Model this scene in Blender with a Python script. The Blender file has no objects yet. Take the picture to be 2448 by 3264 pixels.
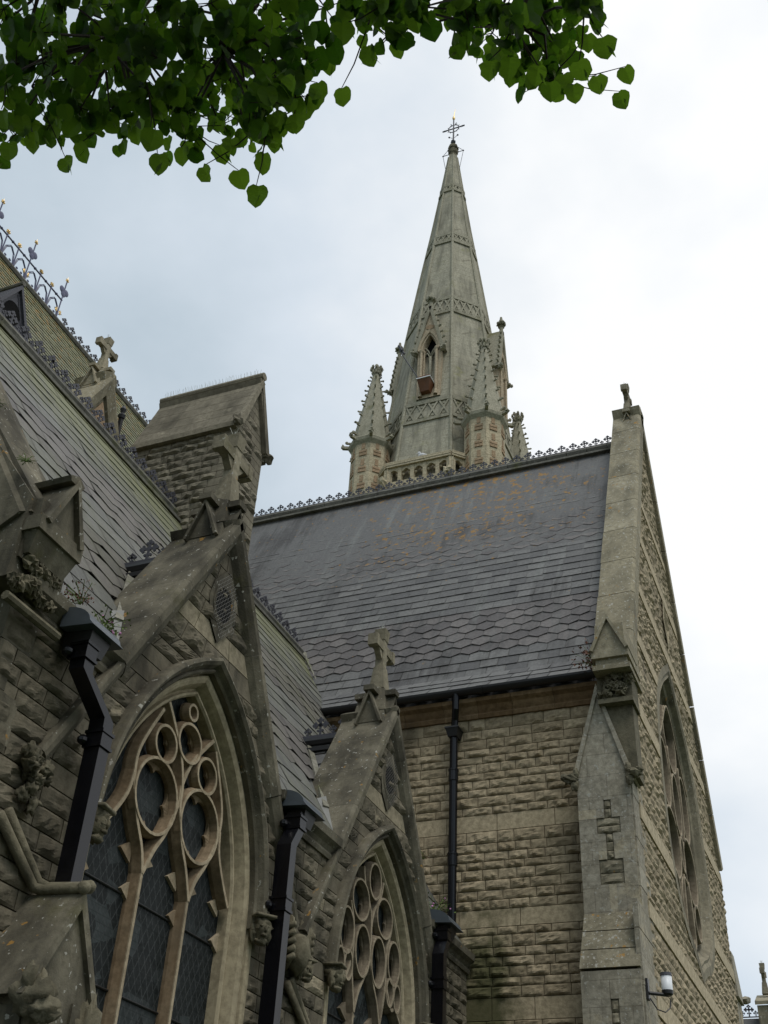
import bpy, math, random
from mathutils import Vector, Matrix, noise
V = Vector
R = math.radians
random.seed(7)

# ------------------------------------------------------------------ camera
sc = bpy.context.scene
cam_d = bpy.data.cameras.new('camera'); cam = bpy.data.objects.new('camera', cam_d)
sc.collection.objects.link(cam); sc.camera = cam
YAW, PITCH, ROLL = R(24.084), R(36.412), R(3.420)
f_ = V((-math.sin(YAW) * math.cos(PITCH), math.cos(YAW) * math.cos(PITCH), math.sin(PITCH)))
r_ = V((math.cos(YAW), math.sin(YAW), 0)); u_ = r_.cross(f_)
rr = r_ * math.cos(ROLL) + u_ * math.sin(ROLL); uu = -r_ * math.sin(ROLL) + u_ * math.cos(ROLL)
cam.matrix_world = Matrix(((rr.x, uu.x, -f_.x, 0), (rr.y, uu.y, -f_.y, 0), (rr.z, uu.z, -f_.z, 1.6), (0, 0, 0, 1)))
cam_d.sensor_fit = 'AUTO'; cam_d.sensor_width = 36.0; cam_d.lens = 3587 / 3264 * 36.0
cam_d.clip_start = 0.05; cam_d.clip_end = 3000

# ------------------------------------------------------------------ sky, sun, exposure
SUN_AZ, SUN_EL = R(62), R(58)          # azimuth clockwise from +y, elevation
w = bpy.data.worlds.new('World'); sc.world = w; w.use_nodes = True
nt = w.node_tree; nt.nodes.clear()
def N_(t, tp, **k):
    n = t.nodes.new(tp)
    for a, b in k.items(): setattr(n, a, b)
    return n
out = N_(nt, 'ShaderNodeOutputWorld'); bg = N_(nt, 'ShaderNodeBackground'); bg.inputs[1].default_value = 0.1
sky = N_(nt, 'ShaderNodeTexSky', sky_type='NISHITA'); sky.sun_disc = False
sky.sun_elevation = SUN_EL; sky.sun_rotation = SUN_AZ; sky.air_density = 1.0; sky.dust_density = 1.5
tc = N_(nt, 'ShaderNodeTexCoord')
mp = N_(nt, 'ShaderNodeMapping'); mp.inputs['Scale'].default_value = (1, 1, 1.5); mp.inputs['Location'].default_value = (0.35, 0.1, 0.2)
nt.links.new(tc.outputs['Generated'], mp.inputs[0])
n1 = N_(nt, 'ShaderNodeTexNoise'); n1.inputs['Scale'].default_value = 1.9; n1.inputs['Detail'].default_value = 6; n1.inputs['Roughness'].default_value = 0.52
nt.links.new(mp.outputs[0], n1.inputs[0])
# brightness rises towards the veiled sun (a direction in the world)
dotn = N_(nt, 'ShaderNodeVectorMath', operation='DOT_PRODUCT')
sd = V((math.sin(SUN_AZ - R(22)) * math.cos(R(46)), math.cos(SUN_AZ - R(22)) * math.cos(R(46)), math.sin(R(46))))
dotn.inputs[1].default_value = sd
nt.links.new(tc.outputs['Generated'], dotn.inputs[0])
mr = N_(nt, 'ShaderNodeMapRange'); mr.inputs['From Min'].default_value = 0.54; mr.inputs['From Max'].default_value = 0.82
nt.links.new(dotn.outputs['Value'], mr.inputs['Value'])
ad = N_(nt, 'ShaderNodeMath', operation='MULTIPLY_ADD'); ad.inputs[1].default_value = 2.0; ad.inputs[2].default_value = -0.9
nt.links.new(n1.outputs['Fac'], ad.inputs[0])
ad2 = N_(nt, 'ShaderNodeMath', operation='ADD', use_clamp=True)
nt.links.new(ad.outputs[0], ad2.inputs[0]); nt.links.new(mr.outputs[0], ad2.inputs[1])
cr = N_(nt, 'ShaderNodeValToRGB'); el = cr.color_ramp.elements
el[0].position = 0.0; el[0].color = (0.50, 0.60, 0.675, 1); el[1].position = 1.0; el[1].color = (1.1, 1.11, 1.11, 1)
e = el.new(0.5); e.color = (0.74, 0.82, 0.90, 1)
nt.links.new(ad2.outputs[0], cr.inputs[0])
sc10 = N_(nt, 'ShaderNodeVectorMath', operation='SCALE'); sc10.inputs['Scale'].default_value = 10.0
nt.links.new(cr.outputs[0], sc10.inputs[0])
mx = N_(nt, 'ShaderNodeMix', data_type='RGBA'); mx.inputs['Factor'].default_value = 0.9
nt.links.new(sky.outputs[0], mx.inputs['A']); nt.links.new(sc10.outputs[0], mx.inputs['B'])
nt.links.new(mx.outputs['Result'], bg.inputs[0]); nt.links.new(bg.outputs[0], out.inputs[0])
sl = bpy.data.lights.new('sun', 'SUN'); sl.energy = 1.5; sl.angle = R(25); sl.color = (1, 0.96, 0.9)
so = bpy.data.objects.new('sun', sl); sc.collection.objects.link(so)
LAZ, LEL = R(132), R(60)
ld = V((math.sin(LAZ) * math.cos(LEL), math.cos(LAZ) * math.cos(LEL), math.sin(LEL)))
so.rotation_euler = (-ld).to_track_quat('-Z', 'Y').to_euler(); so.location = (10, -10, 40)
sky.sun_elevation = LEL; sky.sun_rotation = LAZ
sc.view_settings.view_transform = 'Standard'; sc.view_settings.look = 'None'
sc.view_settings.exposure = 0.0; sc.view_settings.gamma = 1.0

# ------------------------------------------------------------------ materials
def newmat(name):
    m = bpy.data.materials.new(name); m.use_nodes = True
    t = m.node_tree; b = t.nodes['Principled BSDF']
    return m, t, b
def noise_(t, pos, scale, detail=5, rough=0.55, stretch=None):
    n = N_(t, 'ShaderNodeTexNoise'); n.inputs['Scale'].default_value = scale
    n.inputs['Detail'].default_value = detail; n.inputs['Roughness'].default_value = rough
    if stretch:
        mp = N_(t, 'ShaderNodeMapping'); mp.inputs['Scale'].default_value = stretch
        t.links.new(pos, mp.inputs[0]); pos = mp.outputs[0]
    t.links.new(pos, n.inputs['Vector']); return n.outputs['Fac']
def ramp(t, fac, lo, hi, a=0.0, b=1.0):
    n = N_(t, 'ShaderNodeMapRange'); n.interpolation_type = 'SMOOTHSTEP'
    n.inputs['From Min'].default_value = lo; n.inputs['From Max'].default_value = hi
    n.inputs['To Min'].default_value = a; n.inputs['To Max'].default_value = b
    t.links.new(fac, n.inputs['Value']); return n.outputs[0]
def mixc(t, fac, a, b, mode='MIX'):
    n = N_(t, 'ShaderNodeMix', data_type='RGBA', blend_type=mode)
    if isinstance(fac, (int, float)): n.inputs['Factor'].default_value = fac
    else: t.links.new(fac, n.inputs['Factor'])
    for k, s in (('A', a), ('B', b)):
        if isinstance(s, tuple): n.inputs[k].default_value = (*s, 1)
        else: t.links.new(s, n.inputs[k])
    return n.outputs['Result']
def mathn(t, op, a, b=0.0):
    n = N_(t, 'ShaderNodeMath', operation=op)
    for i, s in enumerate((a, b)):
        if isinstance(s, (int, float)): n.inputs[i].default_value = s
        else: t.links.new(s, n.inputs[i])
    return n.outputs[0]
def tint_(t):
    a = N_(t, 'ShaderNodeAttribute'); a.attribute_name = 'tint'; return a.outputs['Fac']
def pos_(t): return N_(t, 'ShaderNodeNewGeometry').outputs['Position']
def bump(t, b, h, strength, dist):
    n = N_(t, 'ShaderNodeBump'); n.inputs['Strength'].default_value = strength; n.inputs['Distance'].default_value = dist
    t.links.new(h, n.inputs['Height']); t.links.new(n.outputs[0], b.inputs['Normal'])

def stone(name, c1, c2, dark, dark_amt, pale=None, pale_amt=0.0, green=None, green_amt=0.0, lichen=0.0, orange=0.0, big=0.8, grain=0.3, streak=0.5, mortar=(0.2, 0.17, 0.12), joints=None, moss_at=None):
    m, t, b = newmat(name); p = pos_(t); ti = tint_(t)
    fine = noise_(t, p, 14, 7, 0.65); mid = noise_(t, p, 4.5, 5); large = noise_(t, p, big, 5, 0.6)
    st = noise_(t, p, 1.0, 5, 0.6, (3.5, 3.5, 0.45))
    f = mathn(t, 'ADD', mathn(t, 'MULTIPLY', ti, 0.65), mathn(t, 'MULTIPLY', mathn(t, 'SUBTRACT', mid, 0.15), 0.55))
    col = mixc(t, f, c1, c2)
    if joints:                                   # fine ashlar joints: (course height, stone length)
        br = N_(t, 'ShaderNodeTexBrick'); br.inputs['Scale'].default_value = 1.0
        br.inputs['Brick Width'].default_value = joints[1]; br.inputs['Row Height'].default_value = joints[0]; br.inputs['Mortar Size'].default_value = joints[2]
        br.inputs['Color1'].default_value = (0.9, 0.9, 0.9, 1); br.inputs['Color2'].default_value = (1.06, 1.05, 1.03, 1); br.inputs['Mortar'].default_value = (0.7, 0.68, 0.66, 1)
        sx = N_(t, 'ShaderNodeSeparateXYZ'); t.links.new(p, sx.inputs[0]); cx = N_(t, 'ShaderNodeCombineXYZ')
        t.links.new(mathn(t, 'SUBTRACT', sx.outputs[0], mathn(t, 'MULTIPLY', sx.outputs[1], 0.83)), cx.inputs[0]); t.links.new(sx.outputs[2], cx.inputs[1]); t.links.new(cx.outputs[0], br.inputs['Vector'])
        col = mixc(t, 1.0, col, br.outputs['Color'], 'MULTIPLY')
    dk = mathn(t, 'ADD', mathn(t, 'MULTIPLY', large, 1 - streak), mathn(t, 'MULTIPLY', st, streak))
    dk = mathn(t, 'ADD', dk, mathn(t, 'MULTIPLY', mathn(t, 'SUBTRACT', fine, 0.5), 0.35))
    col = mixc(t, ramp(t, dk, 0.62 - dark_amt * 0.35, 0.78 - dark_amt * 0.25, 0, 0.85), col, dark)
    if pale: col = mixc(t, ramp(t, noise_(t, p, 2.3, 6, 0.6), 0.62 - pale_amt * 0.3, 0.75 - pale_amt * 0.25, 0, 0.8), col, pale)
    if pale: col = mixc(t, mathn(t, 'MULTIPLY', mathn(t, 'GREATER_THAN', ti, 0.985), 0.6), col, tuple(min(1, c * 1.08) for c in pale))
    if green: col = mixc(t, ramp(t, noise_(t, p, 1.4, 6, 0.65), 0.64 - green_amt * 0.3, 0.8 - green_amt * 0.25, 0, 0.8), col, green)
    col = mixc(t, 1.0, col, mixc(t, ramp(t, fine, 0.3, 0.72), (0.7, 0.69, 0.66), (1.22, 1.21, 1.18)), 'MULTIPLY')
    if lichen: col = mixc(t, ramp(t, noise_(t, p, 22, 3, 0.5), 0.7 - lichen * 0.12, 0.73 - lichen * 0.12, 0, 0.75), col, (0.42, 0.41, 0.36))
    if orange: col = mixc(t, ramp(t, mathn(t, 'ADD', noise_(t, p, 9, 4), mathn(t, 'MULTIPLY', large, 0.25)), 0.82 - orange * 0.12, 0.86 - orange * 0.12, 0, 0.8), col, (0.36, 0.2, 0.05))
    if moss_at:                                  # green growth below a leaking outlet: (x, z, reach)
        sp_ = N_(t, 'ShaderNodeSeparateXYZ'); t.links.new(p, sp_.inputs[0]); dx = mathn(t, 'SUBTRACT', sp_.outputs[0], moss_at[0]); dz = mathn(t, 'MULTIPLY', mathn(t, 'SUBTRACT', sp_.outputs[2], moss_at[1]), 0.4)
        dd = mathn(t, 'SQRT', mathn(t, 'ADD', mathn(t, 'MULTIPLY', dx, dx), mathn(t, 'MULTIPLY', dz, dz)))
        col = mixc(t, ramp(t, mathn(t, 'ADD', mathn(t, 'DIVIDE', dd, moss_at[2]), mathn(t, 'MULTIPLY', mathn(t, 'SUBTRACT', mid, 0.5), 1.4)), 0.35, 1.0, 0.85, 0.0), col, (0.055, 0.06, 0.022))
    mo = N_(t, 'ShaderNodeMath', operation='LESS_THAN'); t.links.new(ti, mo.inputs[0]); mo.inputs[1].default_value = -0.5
    col = mixc(t, mo.outputs[0], col, mortar)
    t.links.new(col, b.inputs['Base Color']); b.inputs['Roughness'].default_value = 0.92; b.inputs['Specular IOR Level'].default_value = 0.15
    bump(t, b, mathn(t, 'ADD', fine, mathn(t, 'MULTIPLY', noise_(t, p, 45, 4), 0.5)), grain, 0.02)
    return m

M = {}
M['wall_tan'] = stone('rock_faced_tan_stone', (0.28, 0.228, 0.152), (0.45, 0.375, 0.262), (0.10, 0.084, 0.058), 0.34, pale=(0.44, 0.37, 0.255), pale_amt=0.2, big=0.55, mortar=(0.24, 0.195, 0.13), moss_at=(-4.85, 5.2, .62))
M['wall_gable'] = stone('rock_faced_gable_stone', (0.255, 0.212, 0.145), (0.425, 0.36, 0.252), (0.12, 0.104, 0.08), 0.28, pale=(0.46, 0.395, 0.28), pale_amt=0.25, big=0.4, mortar=(0.24, 0.2, 0.13))
M['wall_grey'] = stone('weathered_rock_faced_stone', (0.10, 0.09, 0.066), (0.215, 0.19, 0.142), (0.04, 0.037, 0.029), 0.5, pale=(0.32, 0.28, 0.2), pale_amt=0.1, green=(0.07, 0.07, 0.03), green_amt=0.15, big=1.1, mortar=(0.16, 0.14, 0.1))
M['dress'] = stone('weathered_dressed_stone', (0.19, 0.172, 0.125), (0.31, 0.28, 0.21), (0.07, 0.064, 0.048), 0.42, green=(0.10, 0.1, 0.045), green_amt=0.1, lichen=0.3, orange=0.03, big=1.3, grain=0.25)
M['coping'] = stone('lichened_coping_stone', (0.12, 0.11, 0.083), (0.225, 0.205, 0.155), (0.042, 0.039, 0.031), 0.62, green=(0.09, 0.085, 0.035), green_amt=0.18, lichen=0.3, orange=0.1, big=1.6, grain=0.35)
M['coping_lt'] = stone('pale_coping_stone', (0.25, 0.222, 0.155), (0.36, 0.325, 0.24), (0.13, 0.12, 0.088), 0.5, lichen=0.6, orange=0.2, big=0.9, grain=0.4)
M['jamb'] = stone('clean_dressed_stone', (0.31, 0.265, 0.18), (0.44, 0.385, 0.275), (0.13, 0.112, 0.078), 0.28, big=0.8, grain=0.15)
M['tracery'] = stone('ochre_tracery_stone', (0.15, 0.098, 0.055), (0.42, 0.355, 0.255), (0.075, 0.058, 0.04), 0.3, big=1.5, grain=0.12)  # first tone: orange-brown stain, darkened further with painted reveal shade
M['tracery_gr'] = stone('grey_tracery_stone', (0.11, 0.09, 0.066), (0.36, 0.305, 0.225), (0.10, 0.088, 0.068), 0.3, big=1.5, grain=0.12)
M['carve'] = stone('dark_carved_stone', (0.10, 0.092, 0.065), (0.21, 0.19, 0.135), (0.045, 0.042, 0.03), 0.4, big=4, grain=0.5)
M['buttress'] = stone('grey_buttress_stone', (0.285, 0.262, 0.21), (0.375, 0.35, 0.29), (0.13, 0.122, 0.095), 0.22, pale=(0.42, 0.37, 0.27), pale_amt=0.2, lichen=0.55, big=1.0, grain=0.3, joints=(0.31, 0.52, 0.006))
M['weathering'] = stone('lichened_weathering_stone', (0.19, 0.17, 0.12), (0.27, 0.245, 0.18), (0.09, 0.082, 0.06), 0.4, lichen=0.75, orange=0.35, big=2.0, grain=0.4)
M['spire'] = stone('grey_green_spire_stone', (0.325, 0.31, 0.245), (0.42, 0.40, 0.325), (0.17, 0.162, 0.128), 0.5, green=(0.25, 0.245, 0.125), green_amt=0.25, lichen=0.2, streak=0.7, big=0.28, grain=0.2, joints=(0.33, 0.8, 0.008))
M['spire_trim'] = stone('spire_trim_stone', (0.28, 0.265, 0.205), (0.38, 0.36, 0.285), (0.15, 0.14, 0.1), 0.3, green=(0.19, 0.185, 0.09), green_amt=0.25, big=0.5, grain=0.3)
M['turret'] = stone('turret_ashlar', (0.42, 0.365, 0.255), (0.52, 0.455, 0.33), (0.2, 0.18, 0.13), 0.15, big=0.4, grain=0.2, joints=(0.4, 0.75, 0.012))
M['turret_red'] = stone('turret_red_rubble', (0.31, 0.225, 0.145), (0.42, 0.3, 0.2), (0.15, 0.12, 0.08), 0.25, big=0.6, grain=0.4)
M['lucarne'] = stone('pale_lucarne_stone', (0.42, 0.345, 0.25), (0.5, 0.42, 0.31), (0.28, 0.25, 0.19), 0.2, big=0.7, grain=0.2)
M['chimney'] = stone('grey_chimney_stone', (0.15, 0.135, 0.105), (0.265, 0.24, 0.185), (0.075, 0.068, 0.052), 0.35, pale=(0.33, 0.3, 0.23), pale_amt=0.12, big=0.9)
M['cornice'] = stone('stained_cornice_stone', (0.15, 0.095, 0.05), (0.26, 0.185, 0.11), (0.07, 0.05, 0.035), 0.35, big=1.0, grain=0.2)

def slate(name, plain, hexc, orange=0.0, green=0.0, streak=0.5, soot=0.3, slope_axis='y', centre=None, algae=None):
    m, t, b = newmat(name); p = pos_(t); ti = tint_(t)
    fine = noise_(t, p, 20, 6, 0.6); large = noise_(t, p, 0.5, 5, 0.6)
    stv = (0.5, 0.25, 0.25) if slope_axis == 'y' else (0.25, 0.5, 0.25)
    stv = (5.0, 0.5, 0.5) if slope_axis == 'y' else (0.5, 5.0, 0.5)
    st = noise_(t, p, 1.0, 5, 0.6, stv)
    isplain = N_(t, 'ShaderNodeMath', operation='GREATER_THAN'); t.links.new(ti, isplain.inputs[0]); isplain.inputs[1].default_value = 0.5
    col = mixc(t, isplain.outputs[0], hexc, plain)
    fr = mathn(t, 'FRACT', mathn(t, 'MULTIPLY', ti, 2.0))
    col = mixc(t, 1.0, col, mixc(t, fr, (0.72, 0.72, 0.74), (1.25, 1.25, 1.24)), 'MULTIPLY')
    col = mixc(t, ramp(t, st, 0.5, 0.72, 0, streak), col, (0.185, 0.19, 0.18))
    col = mixc(t, ramp(t, mathn(t, 'ADD', mathn(t, 'MULTIPLY', st, 0.5), mathn(t, 'MULTIPLY', large, 0.5)), 0.5, 0.63, 0, soot), col, (0.05, 0.046, 0.045))
    if green: col = mixc(t, ramp(t, mathn(t, 'ADD', mathn(t, 'MULTIPLY', st, 0.4), mathn(t, 'MULTIPLY', large, 0.6)), 0.40, 0.62, 0, green), col, (0.135, 0.14, 0.065))
    if algae:                                    # green film creeping down from the ridge
        sa = N_(t, 'ShaderNodeSeparateXYZ'); t.links.new(p, sa.inputs[0])
        col = mixc(t, ramp(t, mathn(t, 'ADD', ramp(t, sa.outputs[2], algae[0], algae[1]), mathn(t, 'MULTIPLY', mathn(t, 'SUBTRACT', st, 0.5), 1.5)), 0.3, 1.15, 0, 0.75), col, (0.175, 0.18, 0.085))
    if orange:
        # lichen patches gather under the crest near the middle of the ridge
        sx = N_(t, 'ShaderNodeSeparateXYZ'); t.links.new(p, sx.inputs[0])
        near = mathn(t, 'MULTIPLY', ramp(t, sx.outputs[2], 11.5, 17.0), ramp(t, mathn(t, 'ABSOLUTE', mathn(t, 'SUBTRACT', sx.outputs[0], centre or 0)), 5.0, 0.8, 0.25, 1.35)) if centre else ramp(t, sx.outputs[2], 13, 17.5)
        o = mathn(t, 'ADD', noise_(t, p, 7.5, 6, 0.65), mathn(t, 'ADD', mathn(t, 'MULTIPLY', near, 0.14), mathn(t, 'MULTIPLY', large, 0.22)))
        col = mixc(t, ramp(t, o, 0.90 - orange * 0.1, 0.955 - orange * 0.1, 0, 0.85), col, (0.31, 0.165, 0.03))
    col = mixc(t, ramp(t, noise_(t, p, 26, 2, 0.4), 0.735, 0.765, 0, 0.5), col, (0.33, 0.33, 0.3))
    col = mixc(t, 1.0, col, mixc(t, ramp(t, fine, 0.3, 0.7), (0.84, 0.84, 0.84), (1.14, 1.14, 1.14)), 'MULTIPLY')
    t.links.new(col, b.inputs['Base Color'])
    b.inputs['Roughness'].default_value = 0.62; b.inputs['Specular IOR Level'].default_value = 0.3
    bump(t, b, fine, 0.2, 0.01)
    return m
M['slate_tr'] = slate('purple_grey_slate', (0.132, 0.13, 0.126), (0.13, 0.119, 0.114), orange=0.78, centre=-6.4, streak=0.75, soot=0.8, slope_axis='y')
M['slate_ai'] = slate('grey_green_slate', (0.125, 0.125, 0.115), (0.125, 0.115, 0.105), green=0.35, streak=0.45, soot=0.35, slope_axis='x', algae=(8.8, 11.9))
M['slate_ch'] = slate('lichened_grey_slate', (0.15, 0.145, 0.1), (0.15, 0.14, 0.1), orange=0.95, algae=(13.0, 17.5), green=0.6, streak=0.4, soot=0.3, slope_axis='x')
M['slate_sm'] = slate('small_gable_slate', (0.115, 0.11, 0.105), (0.12, 0.108, 0.105), streak=0.4, soot=0.2, slope_axis='y')

def plain(name, col, rough=0.5, metal=0.0, spec=0.5, var=0.15, scale=8):
    m, t, b = newmat(name); p = pos_(t)
    c = mixc(t, noise_(t, p, scale, 5), tuple(x * (1 - var) for x in col), tuple(x * (1 + var) for x in col))
    t.links.new(c, b.inputs['Base Color']); b.inputs['Roughness'].default_value = rough
    b.inputs['Metallic'].default_value = metal; b.inputs['Specular IOR Level'].default_value = spec
    return m
M['black'] = plain('glossy_black_paint', (0.005, 0.005, 0.007), 0.25, 0, 0.35, 0.4, 6)
M['gutter'] = plain('black_gutter_paint', (0.012, 0.012, 0.013), 0.45)
M['hood'] = plain('blue_grey_lead_hood', (0.07, 0.085, 0.10), 0.4, 0, 0.6, 0.35, 9)
M['lead'] = plain('pale_lead_sheet', (0.20, 0.20, 0.185), 0.6, 0, 0.3, 0.25, 10)
M['lichen_lead'] = stone('lichened_lead', (0.16, 0.155, 0.12), (0.3, 0.29, 0.25), (0.09, 0.09, 0.07), 0.3, green=(0.13, 0.15, 0.06), green_amt=0.35, big=3)
M['iron'] = plain('grey_painted_iron', (0.06, 0.06, 0.072), 0.55, 0, 0.4, 0.3, 20)
M['iron_blue'] = plain('blue_painted_iron', (0.09, 0.095, 0.165), 0.5, 0, 0.4, 0.2, 20)
M['gold'] = plain('gilded_metal', (0.6, 0.42, 0.17), 0.35, 0.6, 0.5, 0.2, 20)
M['ridge'] = stone('mossy_ridge_tile', (0.12, 0.117, 0.105), (0.19, 0.185, 0.165), (0.04, 0.04, 0.035), 0.3, green=(0.11, 0.115, 0.05), green_amt=0.3, big=1.5)
M['mesh'] = plain('grey_wire_guard', (0.12, 0.12, 0.11), 0.6)
M['dark'] = plain('dark_interior', (0.006, 0.006, 0.006), 0.9, 0, 0.1)
M['box_wood'] = plain('brown_varnished_wood', (0.15, 0.06, 0.025), 0.5, 0, 0.4, 0.3, 4)
M['white'] = plain('white_plastic', (0.72, 0.74, 0.76), 0.4, 0, 0.5, 0.05)
M['bird'] = plain('grey_white_feathers', (0.62, 0.62, 0.64), 0.8)
M['spike'] = plain('pale_bird_spikes', (0.42, 0.42, 0.36), 0.5)
M['bark'] = plain('dark_twig_bark', (0.035, 0.028, 0.02), 0.9, 0, 0.2, 0.4, 20)
M['ground'] = plain('churchyard_grass', (0.05, 0.07, 0.025), 0.95, 0, 0.1, 0.5, 2)
M['weed'] = plain('gutter_weed_green', (0.10, 0.15, 0.035), 0.7, 0, 0.2, 0.5, 12)
M['weed_red'] = plain('gutter_weed_red', (0.17, 0.08, 0.055), 0.7, 0, 0.2, 0.5, 12)
M['petal'] = plain('pink_petal', (0.6, 0.25, 0.5), 0.7)
M['moss'] = plain('green_moss', (0.06, 0.09, 0.02), 0.95, 0, 0.1, 0.5, 25)

def glass_mat():
    m, t, b = newmat('leaded_dark_glass'); p = pos_(t)
    sx = N_(t, 'ShaderNodeSeparateXYZ'); t.links.new(p, sx.inputs[0])
    y, z = sx.outputs[1], sx.outputs[2]
    def lines(a, per, wd):
        fr = mathn(t, 'FRACT', mathn(t, 'MULTIPLY', a, 1 / per)); n = N_(t, 'ShaderNodeMath', operation='LESS_THAN')
        t.links.new(fr, n.inputs[0]); n.inputs[1].default_value = wd; return n.outputs[0]
    d1 = lines(mathn(t, 'ADD', mathn(t, 'MULTIPLY', y, 1.9), z), 0.17, 0.1); d2 = lines(mathn(t, 'SUBTRACT', mathn(t, 'MULTIPLY', y, 1.9), z), 0.17, 0.1)
    lead = mathn(t, 'MAXIMUM', d1, d2)
    wire = mathn(t, 'MAXIMUM', lines(y, 0.018, 0.28), mathn(t, 'MULTIPLY', lines(z, 0.06, 0.12), 1.0))
    pane = N_(t, 'ShaderNodeTexVoronoi'); pane.inputs['Scale'].default_value = 5.0; t.links.new(p, pane.inputs['Vector'])
    base = mixc(t, noise_(t, p, 3.0, 3), (0.004, 0.006, 0.006), (0.016, 0.02, 0.02))
    sc_ = N_(t, 'ShaderNodeSeparateColor'); t.links.new(pane.outputs['Color'], sc_.inputs[0]); base = mixc(t, ramp(t, sc_.outputs[0], 0.55, 0.9, 0, 0.8), base, (0.045, 0.055, 0.055))
    base = mixc(t, mathn(t, 'MULTIPLY', lead, 0.8), base, (0.055, 0.06, 0.06))
    base = mixc(t, mathn(t, 'MULTIPLY', wire, 0.55), base, (0.04, 0.044, 0.044))
    t.links.new(base, b.inputs['Base Color']); b.inputs['Roughness'].default_value = 0.16; b.inputs['Specular IOR Level'].default_value = 0.13
    t.links.new(mathn(t, 'MULTIPLY_ADD', wire, 0.5), b.inputs['Roughness'])
    bump(t, b, noise_(t, p, 7.0, 2), 0.5, 0.05)
    return m
M['glass'] = glass_mat()

def leaf_mat():
    m, t, b = newmat('lime_leaf'); ti = tint_(t); p = pos_(t)
    c = mixc(t, mathn(t, 'GREATER_THAN', ti, 1.2), mixc(t, ti, (0.016, 0.036, 0.006), (0.036, 0.07, 0.011)), (0.22, 0.25, 0.1))
    c = mixc(t, 1.0, c, mixc(t, noise_(t, p, 30, 3), (0.75, 0.75, 0.75), (1.2, 1.2, 1.2)), 'MULTIPLY')
    t.links.new(c, b.inputs['Base Color']); b.inputs['Roughness'].default_value = 0.5; b.inputs['Specular IOR Level'].default_value = 0.25
    tr = N_(t, 'ShaderNodeBsdfTranslucent'); tr.inputs[0].default_value = (0.11, 0.24, 0.012, 1)
    tcx = mixc(t, ti, (0.045, 0.13, 0.006), (0.14, 0.27, 0.016)); t.links.new(tcx, tr.inputs[0])
    ms = N_(t, 'ShaderNodeMixShader'); ms.inputs[0].default_value = 0.55
    t.links.new(b.outputs[0], ms.inputs[1]); t.links.new(tr.outputs[0], ms.inputs[2])
    t.links.new(ms.outputs[0], t.nodes['Material Output'].inputs[0])
    return m
M['leaf'] = leaf_mat()
def mesh_guard_mat():
    m, t, b = newmat('wire_mesh_guard'); p = pos_(t)
    sx = N_(t, 'ShaderNodeSeparateXYZ'); t.links.new(p, sx.inputs[0])
    a1 = mathn(t, 'FRACT', mathn(t, 'MULTIPLY', mathn(t, 'ADD', sx.outputs[1], sx.outputs[2]), 22)); a2 = mathn(t, 'FRACT', mathn(t, 'MULTIPLY', mathn(t, 'SUBTRACT', sx.outputs[1], sx.outputs[2]), 22))
    al = mathn(t, 'LESS_THAN', mathn(t, 'MINIMUM', a1, a2), 0.07)
    b.inputs['Base Color'].default_value = (0.22, 0.21, 0.19, 1); t.links.new(al, b.inputs['Alpha']); b.inputs['Roughness'].default_value = 0.7
    return m
M['guard'] = mesh_guard_mat()

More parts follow.
